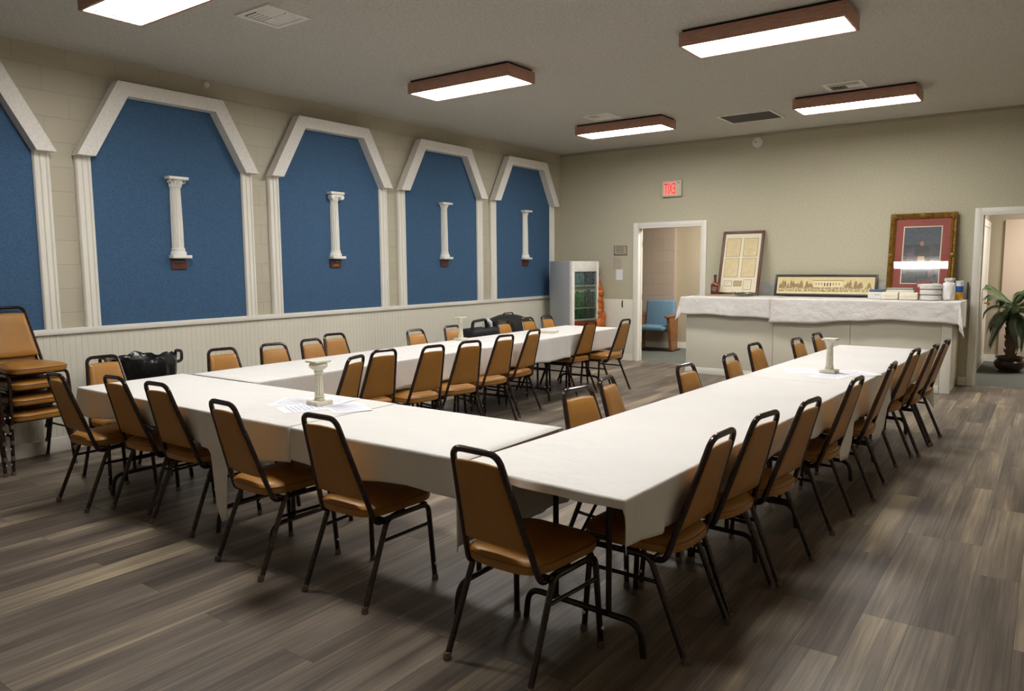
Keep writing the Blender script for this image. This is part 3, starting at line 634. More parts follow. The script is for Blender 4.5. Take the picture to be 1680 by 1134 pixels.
# ------------------------------------------------------------------ chairs
def make_chair():
    t = thing('stacking_chair', '', 'chair')
    for s in (-1, 1):
        b = MB(); b.tube(fillet([(s*.205,.0,.012),(s*.196,.16,.388),(s*.198,.30,.388)], [0,.05,0], 5), .0128, 8); l = b.build('leg', M['frame'], t)
        b = MB(); b.lathe([(.0155,0),(.017,.006),(.015,.02),(.0142,.03)], c=(s*.2055,-.002,0), seg=10); b.build('foot_glide', M['glide'], l)
        b = MB(); b.tube(fillet([(s*.218,.455,.012),(s*.203,.432,.388),(s*.198,.30,.388)], [0,.045,0], 5), .0128, 8); l = b.build('leg', M['frame'], t)
        b = MB(); b.lathe([(.0155,0),(.017,.006),(.015,.02),(.0142,.03)], c=(s*.2185,.456,0), seg=10); b.build('foot_glide', M['glide'], l)
        b = MB(); b.lathe([(.001,-.006),(.0075,-.004),(.0075,.004),(.001,.006)], c=(0,0,0), seg=8); b.xf(Matrix.Translation((s*.2275,.452,.085)) @ Matrix.Rotation(PI/2, 4, 'Y')); b.build('bumper', M['plaster'], l)
        b = MB(); b.tube([(s*.198,.125,.292),(s*.207,.441,.292)], .0085, 8); b.build('stretcher', M['frame'], t)
    b = MB()
    top = .881
    pts = [(-.165,.30,.385),(-.178,.105,.372),(-.109,-.053,top),(.109,-.053,top),(.178,.105,.372),(.165,.30,.385)]
    b.tube(fillet(pts, [0,.05,.052,.052,.05,0], 7), .0128, 10); b.build('back_frame', M['frame'], t)
    # seat rails under the cushion
    for yy in (.14, .42):
        b = MB(); b.tube([(-.2,yy,.392),(.2,yy,.392)], .009, 8); b.build('seat_rail', M['frame'], t)
    # seat cushion: rounded trapezoid outline, domed top
    def outline(k):
        # superellipse-like rounded trapezoid, rear y=.065 front y=.50
        out = []
        n = 40
        for i in range(n):
            a = 2*PI*i/n; ca, sa = math.cos(a), math.sin(a)
            e = .42
            u = math.copysign(abs(ca)**e, ca); v = math.copysign(abs(sa)**e, sa)
            yy = .285 + .217*v*k; hw = (.186 + .026*(v+1)/2)*k
            if v < 0: yy = .285 + .217*v*k - .018*(1-u*u)*(-v)
            out.append((u*hw, yy))
        return out
    b = MB(); layers = [(.93,.402),(.985,.407),(1.0,.42),(1.0,.438),(.985,.444),(.93,.456),(.80,.464),(.5,.470),(.2,.472)]
    vs = []; fs = []; n = 40
    for k, z in layers: vs += [(x, y, z) for x, y in outline(k)]
    for i in range(len(layers)-1):
        for j in range(n): fs.append((i*n+j, i*n+(j+1) % n, (i+1)*n+(j+1) % n, (i+1)*n+j))
    fs.append(tuple(range(n))[::-1]); fs.append(tuple((len(layers)-1)*n+j for j in range(n)))
    b.add(vs, fs); seat = b.build('seat', M['vinyl'], t, smooth=50)
    b = MB(); b.tube([(x, y, .441) for x, y in outline(1.004)], .0034, 6, closed=True); b.build('piping', M['welt'], seat)
    # back pad: trapezoid between the tubes, slightly curved, tilted
    def line(z): q = (z-.372)/(top-.372); return .105 + (-.158)*q, .178 - .069*q      # y centre, half width of tube
    def padpt(u, z, d):
        yc, hw = line(z); return (u*(hw-.0085), yc + d, z)
    rows = [.497,.502,.515,.55,.62,.70,.76,.805,.822,.830,.833]
    us = [-1,-.985,-.93,-.7,-.35,0,.35,.7,.93,.985,1]
    vs = []; fs = []
    for side in (0, 1):
        for i, z in enumerate(rows):
            for j, u in enumerate(us):
                edge = min(1, min(1-abs(u), .08)/.08) ; ez = min(1, min(z-.497, .833-z)/.02)
                th = .004 + (.009 if side == 0 else .017)*math.sqrt(max(0, min(edge, ez)))
                zz = z + (.006*(1-u*u) if i >= 8 else 0) - (.004*(1-u*u) if i <= 2 else 0)
                vs.append(padpt(u, zz, -th if side == 0 else th))
    R, Cn = len(rows), len(us)
    for side in (0, 1):
        o = side*R*Cn
        for i in range(R-1):
            for j in range(Cn-1): fs.append((o+i*Cn+j, o+i*Cn+j+1, o+(i+1)*Cn+j+1, o+(i+1)*Cn+j))
    for i in range(R-1):
        for j in (0, Cn-1): fs.append((i*Cn+j, (i+1)*Cn+j, R*Cn+(i+1)*Cn+j, R*Cn+i*Cn+j))
    for j in range(Cn-1):
        for i in (0, R-1): fs.append((i*Cn+j, i*Cn+j+1, R*Cn+i*Cn+j+1, R*Cn+i*Cn+j))
    b = MB(); b.add(vs, fs); b.build('backrest', M['vinyl'], t, smooth=50)
    return t
chair0 = make_chair(); first = [True]
def chair(x, y, deg, label, group, z=0.0):
    o = chair0 if first[0] else copy_tree(chair0); first[0] = False
    o.location = (x, y, z); o.rotation_euler = (0, 0, math.radians(deg)); o['label'] = label; o['group'] = group
ordn = ['first', 'second', 'third', 'fourth', 'fifth', 'sixth', 'seventh', 'eighth', 'ninth']
G1 = 'chairs along the near side of the front tables'
F = [(1.697,-8.667,-1.4,'tan chair at far left of the front row, its back before the chair stack'),(2.163,-8.53,.8,'tan chair second from left along near side of the front tables'),
     (2.639,-8.525,1.6,'tan chair third from left along near side of the front tables'),(3.505,-8.662,-3.8,'tan chair fourth from left along near side of the front tables'),
     (4.185,-8.623,.3,'tan chair fifth from left on near side, alone before the blank cloth'),(5.153,-8.72,-3.3,'largest tan chair, nearest the viewer at the near table corner')]
for x, y, d, l in F: chair(x, y, d, l, G1)
R = [(5.736,-8.001,87.2),(5.763,-7.530,81.2),(5.837,-7.077,82.7),(5.876,-6.223,86.4),(5.934,-5.418,90.4),(5.941,-4.464,84.0),(6.021,-4.007,87.1),(6.054,-3.543,86.8)]
for k, (x, y, d) in enumerate(R):
    l = 'tan chair nearest the viewer on outer right side of the right table row' if k == 0 else 'tan chair farthest away on outer right side of the right table row' if k == 7 else 'tan chair, %s from the near end, on outer right side of right table row' % ordn[k]
    chair(x, y, d, l, 'chairs on the outer side of the right table row')
I = [(4.815,-7.419,-100.2),(4.756,-6.975,-80.5),(4.921,-6.214,-94.9),(4.975,-5.529,-92.6),(4.880,-4.687,-95.9),(5.054,-4.072,-95.1),(5.083,-3.501,-94.8)]
for k, (x, y, d) in enumerate(I):
    l = 'tan chair in inner corner where front and right table rows meet' if k == 0 else 'tan chair farthest away on inner left side of the right table row' if k == 6 else 'tan chair, %s from the inner corner, on inner side of right table row' % ordn[k]
    chair(x, y, d, l, 'chairs on the inner side of the right table row')
Lf = [(2.62,-7.08,107),(2.487,-6.64,80),(2.616,-6.20,82),(2.641,-5.74,76),(2.568,-5.131,83.0),(2.473,-4.512,91.9),(2.385,-3.19,87.1),(2.61,-2.745,89.2)]
for k, (x, y, d) in enumerate(Lf):
    l = 'tan chair, nearest the front tables, on inner side of left table row' if k == 0 else 'tan chair at the far end of left table row, before the white wall panel' if k == 7 else 'tan chair, %s from the front tables, on inner side of left table row' % ordn[k]
    chair(x, y, d, l, 'chairs on the inner side of the left table row')
Wl = [(1.049,-8.092,-91.9),(1.364,-7.297,-100.1),(1.406,-6.83,-100),(1.37,-6.385,-88.1),(1.117,-5.90,-98.1),(1.485,-5.127,-93.2),(1.496,-4.552,-95.4),(1.497,-3.601,-89.9),(1.496,-3.085,-92),(1.496,-2.645,-92)]
for k, (x, y, d) in enumerate(Wl):
    l = 'tan chair in front of the black trash can at the left table end' if k == 0 else 'tan chair nearest the cooler on wall side of the left table row' if k == 9 else 'tan chair in front of the black bags on wall side of left table row' if k == 7 else 'tan chair, %s right of the trash can, on wall side of left row' % ordn[k-1]
    chair(x, y, d, l, 'chairs on the wall side of the left table row')
for k in range(4):
    chair(.085+.012*k, -8.355, -90, 'tan chair %s of the stack against the left wall' % ['at the bottom', 'second from the bottom', 'just under the top one', 'on top'][k], 'chairs stacked against the left wall', z=.12*k)
for k in range(4):
    chair(.085+.012*k, -8.845, -90, 'tan chair %s of the stack cut by the left photo edge' % ['at the bottom', 'second from the bottom', 'just under the top one', 'on top'][k], 'chairs stacked at the left photo edge', z=.12*k)

# ------------------------------------------------------------------ table centrepieces
def mini_column(x, y, z, lab, style):
    NX = Matrix.Diagonal((.62,.62,1,1)); t = thing('miniature_column', lab, 'column ornament', (x, y, z), random.uniform(-.1,.1), 'small columns on the tables')
    b = MB(); b.box((-.088,-.088,0),(.088,.088,.022), bev=.003); b.lathe([(.05,.022),(.05,.032),(.042,.038),(.05,.046),(.044,.052)], seg=20); b.xf(NX); b.build('base', M['aged'], t)
    b = MB(); n = 64; vs = []; fs = []
    for z2, r in ((.05,.042),(.185,.034)):
        for k in range(n):
            a = 2*PI*k/n; rr = r - .008*max(0, math.cos(a*10))
            vs.append((rr*math.cos(a), rr*math.sin(a), z2))
    for k in range(n): fs.append((k, (k+1) % n, n+(k+1) % n, n+k))
    b.add(vs, fs); b.xf(NX); b.build('shaft', M['aged'], t, smooth=25)
    b = MB()
    if style == 'bulb':
        b.lathe([(.035,.18),(.044,.185),(.044,.197),(.038,.2),(.06,.207),(.082,.218),(.088,.228),(.08,.24),(.05,.246)], seg=24)
        b.box((-.085,-.085,.246),(.085,.085,.257), bev=.002)
    else:
        b.lathe([(.027,.183),(.034,.187),(.03,.193),(.03,.205),(.046,.222),(.06,.236)], seg=20)
        b.box((-.078,-.078,.236),(.078,.078,.25), bev=.003)
    b.xf(NX); b.build('capital', M['aged'], t)
def sheets(cx, cy, z, pos, labs, grp):
    for k, (dx, dy, rz) in enumerate(pos):
        t = thing('paper_sheet', labs[k], 'paper', (cx+dx, cy+dy, z + .0006*k), rz, grp)
        b = MB(); b.box((-.108,-.14,0),(.108,.14,.0005)); b.build('page', M['paper'], t, smooth=0)
        b = MB()
        for j in range(9): b.box((-.085,.11-.025*j,.0005),(.05+.03*((j*7) % 3)/2,.117-.025*j,.00055))
        b.build('printing', M['print'], t, smooth=0)
ZC = ZT+.0035
mini_column(3.375, -8.0, ZC+.003, 'small cream column with bulging capital on the front tables', 'bulb')
mini_column(5.51, -5.07, ZC, 'small cream column with flat capital on the right table row', 'flat')
mini_column(1.635, -4.62, ZC, 'small cream column with flat capital on left table row', 'flat')
sheets(3.37, -8.0, ZC, [(-.20,-.03,.5),(.02,-.12,-.4),(.22,.02,1.1),(-.02,.11,.2)], ['printed white sheet left of the bulging small column', 'printed white sheet in front of the bulging small column', 'printed white sheet right of the bulging small column', 'printed white sheet behind the bulging small column'], 'printed sheets on the front tables')
sheets(5.51, -5.07, ZC-.003, [(-.20,.0,.4),(.05,-.16,-.2),(.17,.08,.9)], ['printed white sheet left of the small column on right table row', 'printed white sheet in front of small column on right table row', 'printed white sheet right of small column on right table row'], 'printed sheets on the right table row')
sheets(1.72, -4.62, ZC-.003, [(.16,-.16,.3),(.17,.17,1.2)], ['printed white sheet before the small column on left table row', 'printed white sheet behind the small column on left table row'], 'printed sheets on the left table row')
t = thing('napkin_pile', 'low pile of white papers near the far end of left table row', 'papers', (1.99, -3.40, ZC-.003), .15)
for k in range(4):
    b = MB(); b.box((-.085,-.08,.008*k),(.085,.08,.008*k+.007), bev=.002); b.xf(Matrix.Rotation(.05*(k % 3), 4, 'Z')); b.build('sheet', M['napkin'], t)

# ------------------------------------------------------------------ trash can and bags by the left wall
t = thing('trash_can', 'round black trash can with a bag liner by the left wall', 'trash can', (.40, -7.47, 0))
b = MB(); b.lathe([(.20,0),(.21,.03),(.245,.70),(.262,.70),(.262,.745),(.25,.76)], seg=32, cap=False); b.lathe([(.2,.004),(.001,.004)], seg=32, cap=False); b.lathe([(.25,.76),(.235,.74),(.225,.66),(.19,.04)], seg=32, cap=False); b.build('bin', M['black'], t)
b = MB(); n = 48; prof = [(.205,.50),(.232,.70),(.243,.765),(.262,.785),(.274,.75),(.27,.66),(.262,.60)]
vs = []; fs = []
for r, z in prof:
    for k in range(n):
        a = 2*PI*k/n; w = .006*math.sin(a*11)+.006*math.sin(a*7+1)
        vs.append(((r+w)*math.cos(a), (r+w)*math.sin(a), z + .014*math.sin(a*5)+.010*math.sin(a*13+2)))
for i in range(len(prof)-1):
    for k in range(n): fs.append((i*n+k, i*n+(k+1) % n, (i+1)*n+(k+1) % n, (i+1)*n+k))
b.add(vs, fs); b.build('liner', M['linerbag'], t, smooth=70)
for s in (-1, 1):
    b = MB(); b.tube(fillet([(-.05, s*.25,.70),(-.055, s*.33,.715),(-.05, s*.335,.80),(.05, s*.335,.80),(.055, s*.33,.715),(.05, s*.25,.70)], .03, 4), .014, 8); b.build('handle', M['black'], t)
t = thing('tote_bag', 'black tote bag with a raised handle by the left wall', 'bag', (.80, -3.23, 0))
b = MB(); n = 10
b.box((-.16,-.31,0),(.16,.31,.74), bev=.05, seg=4); b.build('body', M['nylon'], t)
b = MB(); b.box((.1605,-.24,.12),(.185,.20,.55), bev=.012); b.build('pocket', M['nylon'], t)
b = MB(); b.tube(fillet([(.05,-.22,.72),(.05,-.20,.835),(.05,.06,.85),(.05,.09,.72)], .05, 5), .024, 8, ry=.018); b.build('handle', M['nylon'], t)
b = MB(); b.tube([(-.02,.10,.735),(-.01,.13,.80),(0,.17,.83),(.02,.2,.79),(.02,.22,.735)], [.02,.03,.035,.03,.02], 8); b.build('tissue', M['bagwhite'], t)
t = thing('duffel_bag', 'large black domed duffel bag by the left wall near the cooler', 'bag', (.74, -2.52, 0))
b = MB(); prof = []
for k in range(17):
    q = k/16; yy = -.39 + .78*q
    prof.append((yy, .80 + .075*math.sin(PI*min(1, q*1.05))))
pts = []; fs = []
zz = [0, .03, .3, .6]
secs = []
for yy, ht in prof:
    e = 1 - abs(yy/.40)**6*.25
    secs.append([(-.19*e,yy,0),(-.20*e,yy,.06),(-.20*e,yy,ht-.14),(-.16*e,yy,ht-.03),(-.07*e,yy,ht),(.07*e,yy,ht),(.16*e,yy,ht-.03),(.20*e,yy,ht-.14),(.20*e,yy,.06),(.19*e,yy,0)])
vs = [p for s in secs for p in s]; m_ = 10
for i in range(len(secs)-1):
    for k in range(m_): fs.append((i*m_+k, i*m_+(k+1) % m_, (i+1)*m_+(k+1) % m_, (i+1)*m_+k))
fs.append(tuple(range(m_))); fs.append(tuple((len(secs)-1)*m_+k for k in range(m_)))
b.add(vs, fs); b.build('body', M['nylon'], t, smooth=50)
b = MB(); b.tube(fillet([(0,-.12,.862),(0,-.09,.892),(0,.09,.892),(0,.12,.862)], .03, 4), .014, 8, ry=.008); b.build('handle', M['nylon'], t)
b = MB(); b.tube([(.205,-.36,.62),(.209,0,.66),(.205,.36,.62)], .006, 6); b.build('zipper', M['darkmetal'], t)
b = MB(); b.box((.2,-.27,.66),(.225,-.12,.79), bev=.01); b.build('pocket', M['black'], t)

# ------------------------------------------------------------------ serving counter
CX0, CX1, CYF = 2.615, 5.875, -.80
t = thing('serving_counter', 'long white panelled serving counter against the far wall', 'counter', (0, 0, 0))
b = MB(); b.box((CX0, CYF, .0),(CX1, -.001, 1.03)); b.build('body', M['counter'], t, smooth=0)
for (xa, xb) in ((CX0+.004, 3.83), (3.838, 4.78), (4.788, CX1-.10)):
    b = MB(); b.box((xa, CYF-.012, .10),(xb, CYF, 1.02), bev=.002); b.build('front_panel', M['counter'], t)
b = MB(); b.box((CX1-.095, CYF-.016, 0),(CX1+.012, CYF, 1.03), bev=.003); b.box((CX1, CYF, 0),(CX1+.014, CYF+.06, 1.03), bev=.003); b.build('corner_trim', M['white'], t)
b = MB(); b.box((CX1, CYF+.065, .09),(CX1+.01, -.005, 1.02), bev=.002); b.build('end_panel', M['counter'], t)
b = MB(); b.box((CX0-.004, CYF-.02, 0),(CX1-.10, CYF-.0121, .095), bev=.004); b.box((CX0-.004, CYF-.0121, 0),(CX1-.1, CYF, .095)); b.build('baseboard', M['white'], t)
b = MB(); b.box((CX0-.035, CYF-.09, 1.03),(CX1+.075, -.001, 1.078), bev=.006); b.build('countertop', M['marble'], t)
b = MB(); b.box((3.0, -.02, 1.0782),(CX1+.07, -.001, 1.275), bev=.003); b.build('backsplash', M['marble'], t)
b = MB(); b.box((CX1+.0702, -.55, 1.0785),(CX1+.0702+.012, -.001, 1.275)) if False else b.box((CX1+.0705, -.06, 1.079),(CX1+.0825, -.001, 1.29)); b.build('edge_strip', M['darkedge'], t, smooth=0)
ZK = 1.0825
cloth('counter_cloth', 3.80, CX1+.077, CYF-.095, -.022, ZK, 0, lambda y: .33 if y < -.4 else .34, lambda x: .275+.03*math.sin(x*2), 0, 'white crumpled cloth over the right part of the counter', mt='crumple', seed=8, nx=30, ny=8, amp=.012, group='white cloths on the serving counter', flare=.3)
cloth('counter_cloth', CX0-.04, 3.815, CYF-.097, -.022, ZK+.003, lambda y: .24, 0, lambda x: .255, 0, 'white crumpled cloth over the left part of the counter', mt='crumple', seed=9, nx=24, ny=8, amp=.012, group='white cloths on the serving counter', flare=.35)
ZK2 = ZK + .0035

# ---- framed pieces leaning on the wall
def lean(t, yb, zb, h, ytop):
    t.location.y = yb; t.location.z = zb; t.rotation_euler.x = -math.asin(max(-.5, min(.5, (ytop-yb)/h)))
# local frame: x right, z up, faces -y
def picture_frame(b, w, h, fw, d, bev=.004, mi=0):
    b.box((-w/2, -d, 0),(-w/2+fw, 0, h), mi, bev); b.box((w/2-fw, -d, 0),(w/2, 0, h), mi, bev)
    b.box((-w/2+fw*.9, -d*.98, 0),(w/2-fw*.9, 0, fw), mi, bev); b.box((-w/2+fw*.9, -d*.98, h-fw),(w/2-fw*.9, 0, h), mi, bev)
t = thing('framed_documents', 'tall brown frame holding four aged documents, leaning on far wall', 'picture frame', (3.155, 0, 0))
w, h = .60, .945; lean(t, -.27, ZK2+.005, h, -.02)
b = MB(); picture_frame(b, w, h, .038, .03); b.build('frame', M['woodx'], t)
b = MB(); b.box((-w/2+.03,-.016,.03),(w/2-.03,-.004,h-.03)); b.build('mat_board', M['matwhite'], t, smooth=0)
def doc(x0, x1, z0, z1, m='paperold', n=9):
    b = MB(); b.box((x0-.005,-.0165,z0-.005),(x1+.005,-.016,z1+.005), 1); b.box((x0,-.0175,z0),(x1,-.0165,z1), 0)
    for k in range(n): b.box((x0+.015,-.0178,z1-.02-(z1-z0-.03)*k/n),(x1-.02-.02*(k % 3),-.0175,z1-.02-(z1-z0-.03)*k/n+.003), 2)
    b.build('document', [M[m], M['ink'], M['inklite']], t, smooth=0)
doc(-.225,-.03,.575,.835); doc(.025,.215,.575,.835); doc(-.225,-.03,.27,.54); doc(.025,.215,.27,.54)
doc(-.205,-.10,.135,.205, 'matwhite', 3); doc(-.065,.04,.135,.205, 'inklite', 3); doc(.075,.18,.085,.225, 'matwhite', 4)

t = thing('panoramic_photo', 'wide black framed sepia group photograph leaning on the far wall', 'picture frame', (4.29, 0, 0))
w, h = 1.315, .30; lean(t, -.13, ZK2+.005, h, -.055)
b = MB(); picture_frame(b, w, h, .03, .025); b.build('frame', M['blackframe'], t)
rg = random.Random(4); b = MB()
b.box((-w/2+.025,-.012,.025),(w/2-.025,-.004,h-.025), 0)
def rect(x0, x1, z0, z1, mi, d=0): b.add([(x0,-.0122-d,z0),(x1,-.0122-d,z0),(x1,-.0122-d,z1),(x0,-.0122-d,z1)], [(0,1,2,3)], mi)
def tri(x, w2, z0, z1, mi, d=0): b.add([(x-w2,-.0122-d,z0),(x+w2,-.0122-d,z0),(x+w2*.6,-.0122-d,(z0+2*z1)/3),(x,-.0122-d,z1),(x-w2*.6,-.0122-d,(z0+2*z1)/3)], [(0,1,2,3,4)], mi)
for k in range(40):
    x = -.6 + 1.2*rg.random()
    if abs(x) < .13: continue
    tri(x, .015+.018*rg.random(), .12, .17+.06*rg.random(), 1, .0001*rg.random())
rect(-.135,.23,.125,.215, 3, .0003); rect(-.15,.245,.212,.222, 1, .0004)
for k in range(9):
    if k in (3,4,5): rect(-.115+.037*k,-.100+.037*k,.14,.185, 2, .0005)
    else: rect(-.115+.037*k,-.102+.037*k,.155,.185, 1, .0005)
for r_ in range(3):
    for k in range(120):
        x = -.60 + 1.2*k/120 + .004*rg.random(); z = .062 + .02*r_ + .004*rg.random()
        rect(x, x+.006, z, z+.012+.008*rg.random(), (2, 1, 2)[r_] if rg.random() > .25 else 3, .0006+.0001*r_)
rect(-.62,.62,.03,.06, 3, .0002)
b.build('photograph', [M['sepia0'], M['sepia1'], M['sepia2'], M['sepia3']], t, smooth=0, recalc=False)

t = thing('gilt_framed_portrait', 'large ornate gold framed dark portrait with red mat', 'picture frame', (5.44, 0, 0))
w, h = .745, 1.075; lean(t, -.21, ZK2+.005, h, -.02)
b = MB(); pfl = [(0,-.004),(0,-.045),(.012,-.058),(.028,-.05),(.040,-.062),(.055,-.045),(.066,-.035),(.072,-.02),(.072,-.004)]
cn = [(-1,-1),(1,-1),(1,1),(-1,1)]
vs = []; fs = []
for sx, sz in cn:
    for o_, d_ in pfl: vs.append((sx*(w/2-o_), d_, h/2 + sz*(h/2-o_)))
n = len(pfl)
for k in range(4):
    for i in range(n-1): fs.append((k*n+i, k*n+i+1, ((k+1) % 4)*n+i+1, ((k+1) % 4)*n+i))
b.add(vs, fs); fr = b.build('frame', M['gold'], t)
def ornament(x, z, s):
    b = MB()
    for k in range(9):
        a = 2*PI*k/9; b.tube([(x, -.05, z), (x+s*.5*math.cos(a), -.068, z+s*.5*math.sin(a)), (x+s*math.cos(a), -.052, z+s*math.sin(a))], [.012,.014,.004], 6)
    b.lathe([(.001,-.02),(.016,-.012),(.02,0),(.016,.012),(.001,.02)], c=(x,-.064,z), seg=12)
    b.build('ornament', M['goldlite'], fr)
for sx in (-1, 1):
    for z in (.038, h-.038): ornament(sx*(w/2-.038), z, .045)
    ornament(sx*(w/2-.03), h/2, .032)
ornament(0, h-.03, .036); ornament(0, .03, .036)
b = MB(); b.box((-w/2+.066,-.02,.066),(w/2-.066,-.006,h-.066)); b.build('red_mat', M['redmat'], t, smooth=0)
b = MB(); x0, x1, z0, z1 = -.205, .205, .19, .90
b.box((x0-.012,-.0215,z0-.012),(x1+.012,-.0201,z1+.012)); b.build('mat_bevel', M['matwhite'], t, smooth=0)
b = MB()
def pl_(pts, mi, d): b.add([(x,-.0218-d,z) for x, z in pts], [tuple(range(len(pts)))], mi)
pl_([(x0,z0),(x1,z0),(x1,z1),(x0,z1)], 0, 0)
pl_([(x0,.68),(x1,.68),(x1,z1),(x0,z1)], 1, .0003)
pl_([(-.06,.25),(.06,.25),(.075,.45),(.085,.62),(.06,.66),(-.06,.66),(-.085,.62),(-.075,.45)], 2, .0006)      # coat
pl_([(.022*math.cos(a)+0, .69+.03*math.sin(a)) for a in [2*PI*k/14 for k in range(14)]], 3, .0009)            # head
pl_([(-.035,.53),(.035,.53),(.042,.47),(.025,.43),(-.025,.43),(-.042,.47)], 4, .0009)                          # pale apron
pl_([(-.16,.36),(-.085,.36),(-.085,.5),(-.10,.56),(-.15,.56),(-.16,.5)], 5, .0004); pl_([(.085,.25),(.15,.25),(.145,.45),(.09,.45)], 5, .0004)
pl_([(.1,.455),(.135,.455),(.13,.48),(.105,.48)], 4, .0006)
b.build('portrait', [M['paintdark'], M['paintsky'], M['paintcoat'], M['paintskin'], M['paintcream'], M['paintwine']], t, smooth=0, recalc=False)
b = MB(); b.box((-w/2+.068,-.0265,.068),(w/2-.068,-.025,h-.068)); 
M['picglass'] = glass('picture_glass', 'ffffff', .02); b.build('glass', M['picglass'], t, smooth=0)

# ---- things on the counter
t = thing('tan_tray', 'flat tan tray under the bottle on the counter', 'tray', (3.06, -.42, ZK2)); b = MB()
b.box((-.30,-.07,0),(.24,.10,.014), bev=.004); b.box((-.30,-.07,.0142),(.24,-.06,.022)); b.box((-.30,.09,.0142),(.24,.10,.022)); b.build('base', M['tray'], t)
t = thing('liquor_bottle', 'amber liquor bottle with dark red label beside the document frame', 'bottle', (2.875, -.40, ZK2+.0145))
b = MB(); b.box((-.056,-.034,0),(.056,.034,.155), bev=.014, seg=3); b.lathe([(.04,.150),(.032,.172),(.019,.185),(.016,.215)], seg=16); b.build('glass', M['amber'], t)
b = MB(); b.box((-.048,-.0365,.02),(.048,-.0342,.125), bev=.001); lb = b.build('label', M['maroon'], t)
b = MB()
for k, (a, c) in enumerate(((-.03,.03),(-.036,.036),(-.02,.02))): b.box((a,-.0372,.098-.022*k),(c,-.0366,.105-.022*k))
b.build('lettering', M['labelpale'], lb, smooth=0)
b = MB(); b.lathe([(.018,.2145),(.018,.262),(.021,.264),(.021,.285)], seg=16); b.build('cap', M['maroon'], t)
t = thing('glass_dish', 'low clear cut glass dish in front of the document frame', 'dish', (3.36, -.43, ZK2+.0003))
t.location = (3.37, -.60, ZK2)
b = MB(); n = 40; vs = []; fs = []
prof = [(.05,.004),(.13,.012),(.165,.04),(.175,.062),(.17,.062),(.158,.044),(.12,.018),(.0,.012)]
for r, z in prof:
    for k in range(n):
        a = 2*PI*k/n; q = 1 + .05*math.cos(a*10)*(r > .14); vs.append((r*q*math.cos(a), r*.55*q*math.sin(a), z + (.008*math.cos(a*10) if r > .16 else 0)))
for i in range(len(prof)-1):
    for k in range(n): fs.append((i*n+k, i*n+(k+1) % n, (i+1)*n+(k+1) % n, (i+1)*n+k))
b.add(vs, fs); b.build('bowl', M['clearglass'], t, smooth=60)
t = thing('white_box', 'small white box with slate blue lid beside the panoramic photo', 'box', (5.00, -.47, ZK2))
b = MB(); b.box((-.085,-.06,0),(.085,.06,.088), bev=.003); b.build('base', M['plate'], t)
b = MB(); b.box((-.07,-.058,.0883),(.10,.06,.118), bev=.004); b.build('lid', M['bluelid'], t)
b = MB(); b.box((-.01,-.0612,.05),(.05,-.0601,.055)); b.build('mark', M['ink'], t, smooth=0)
def napkins(x, y, w, h, lab):
    t = thing('napkin_pack', lab, 'napkins', (x, y, ZK2), .03, 'cream napkin packs on the counter')
    b = MB(); b.box((-w/2,-.08,0),(w/2,.08,h), bev=.016, seg=3); b.build('pack', M['napkin'], t)
    b = MB(); b.box((-w/2+.012,-.0812,h*.47),(w/2-.012,-.0801,h*.5)); b.build('fold', M['shadowgrey'], t, smooth=0)  # grey strip paints the shade along the napkin fold
napkins(5.175, -.56, .195, .092, 'cream napkin pack left of the other, beside the blue-lidded box'); napkins(5.385, -.57, .20, .088, 'cream napkin pack next to the plate stack')
t = thing('foil_package', 'flat greyish package lying behind the napkin packs', 'package', (5.26, -.36, ZK2)); b = MB(); b.box((-.16,-.07,0),(.16,.07,.115), bev=.012); b.build('base', M['napkin'], t)
b = MB(); b.box((-.15,-.066,.1153),(.15,.066,.138), bev=.008); b.build('wrapper', M['shadowgrey'], t)
def plates(x, y, z, n, lab, r=.118):
    t = thing('paper_plate_pack', lab, 'plates', (x, y, z), 0, 'packs of white paper plates on the counter')
    b = MB(); prof = [(r*.72,0)]
    for k in range(n): prof += [(r, .012*k+.006), (r, .012*k+.012), (r*.985, .012*k+.0135)]
    prof += [(r*.9, .012*n+.014), (r*.7, .012*n+.008)]
    b.lathe(prof, seg=28); b.build('plates', M['plate'], t)
    b = MB(); b.tube([(r*1.004*math.cos(a), r*1.004*math.sin(a), .004) for a in [2*PI*k/28 for k in range(28)]], .003, 6, closed=True); b.build('wrapper_edge', M['shadowgrey'], t)
ph_ = .012*4+.0165
for k, l in enumerate(['pack of white paper plates at the bottom of the stack', 'pack of white paper plates in the middle of the stack', 'pack of white paper plates at the top of the stack']):
    plates(5.615, -.55, ZK2 + (ph_+.0015)*k + .0005, 4, l)
t = thing('red_box', 'red flat box standing behind the plate stack', 'box', (5.52, -.36, ZK2)); b = MB(); b.box((-.085,-.025,0),(.085,.025,.215), bev=.003); b.build('carton', M['redbook'], t)
b = MB(); b.box((-.07,-.0262,.15),(.07,-.0251,.19)); b.build('panel', M['plate'], t, smooth=0)
t = thing('plastic_bag', 'crumpled white plastic bag standing right of the plate stack', 'bag', (5.80, -.53, ZK2)); b = MB(); rg = random.Random(3); n = 20; vs = []; fs = []
prof = [(.05,0),(.062,.02),(.06,.09),(.064,.16),(.058,.205),(.034,.218),(.05,.245),(.03,.222)]
for r, z in prof:
    for k in range(n):
        a = 2*PI*k/n; q = r*(1+.34*(rg.random()-.5)); vs.append((q*math.cos(a), q*1.1*math.sin(a), z + (.015*(rg.random()-.5) if z > .1 else 0)))
for i in range(len(prof)-1):
    for k in range(n): fs.append((i*n+k, i*n+(k+1) % n, (i+1)*n+(k+1) % n, (i+1)*n+k))
fs.append(tuple(range(n))); fs.append(tuple((len(prof)-1)*n+k for k in range(n)))
b.add(vs, fs); b.build('sack', M['bagwhite'], t, smooth=50)
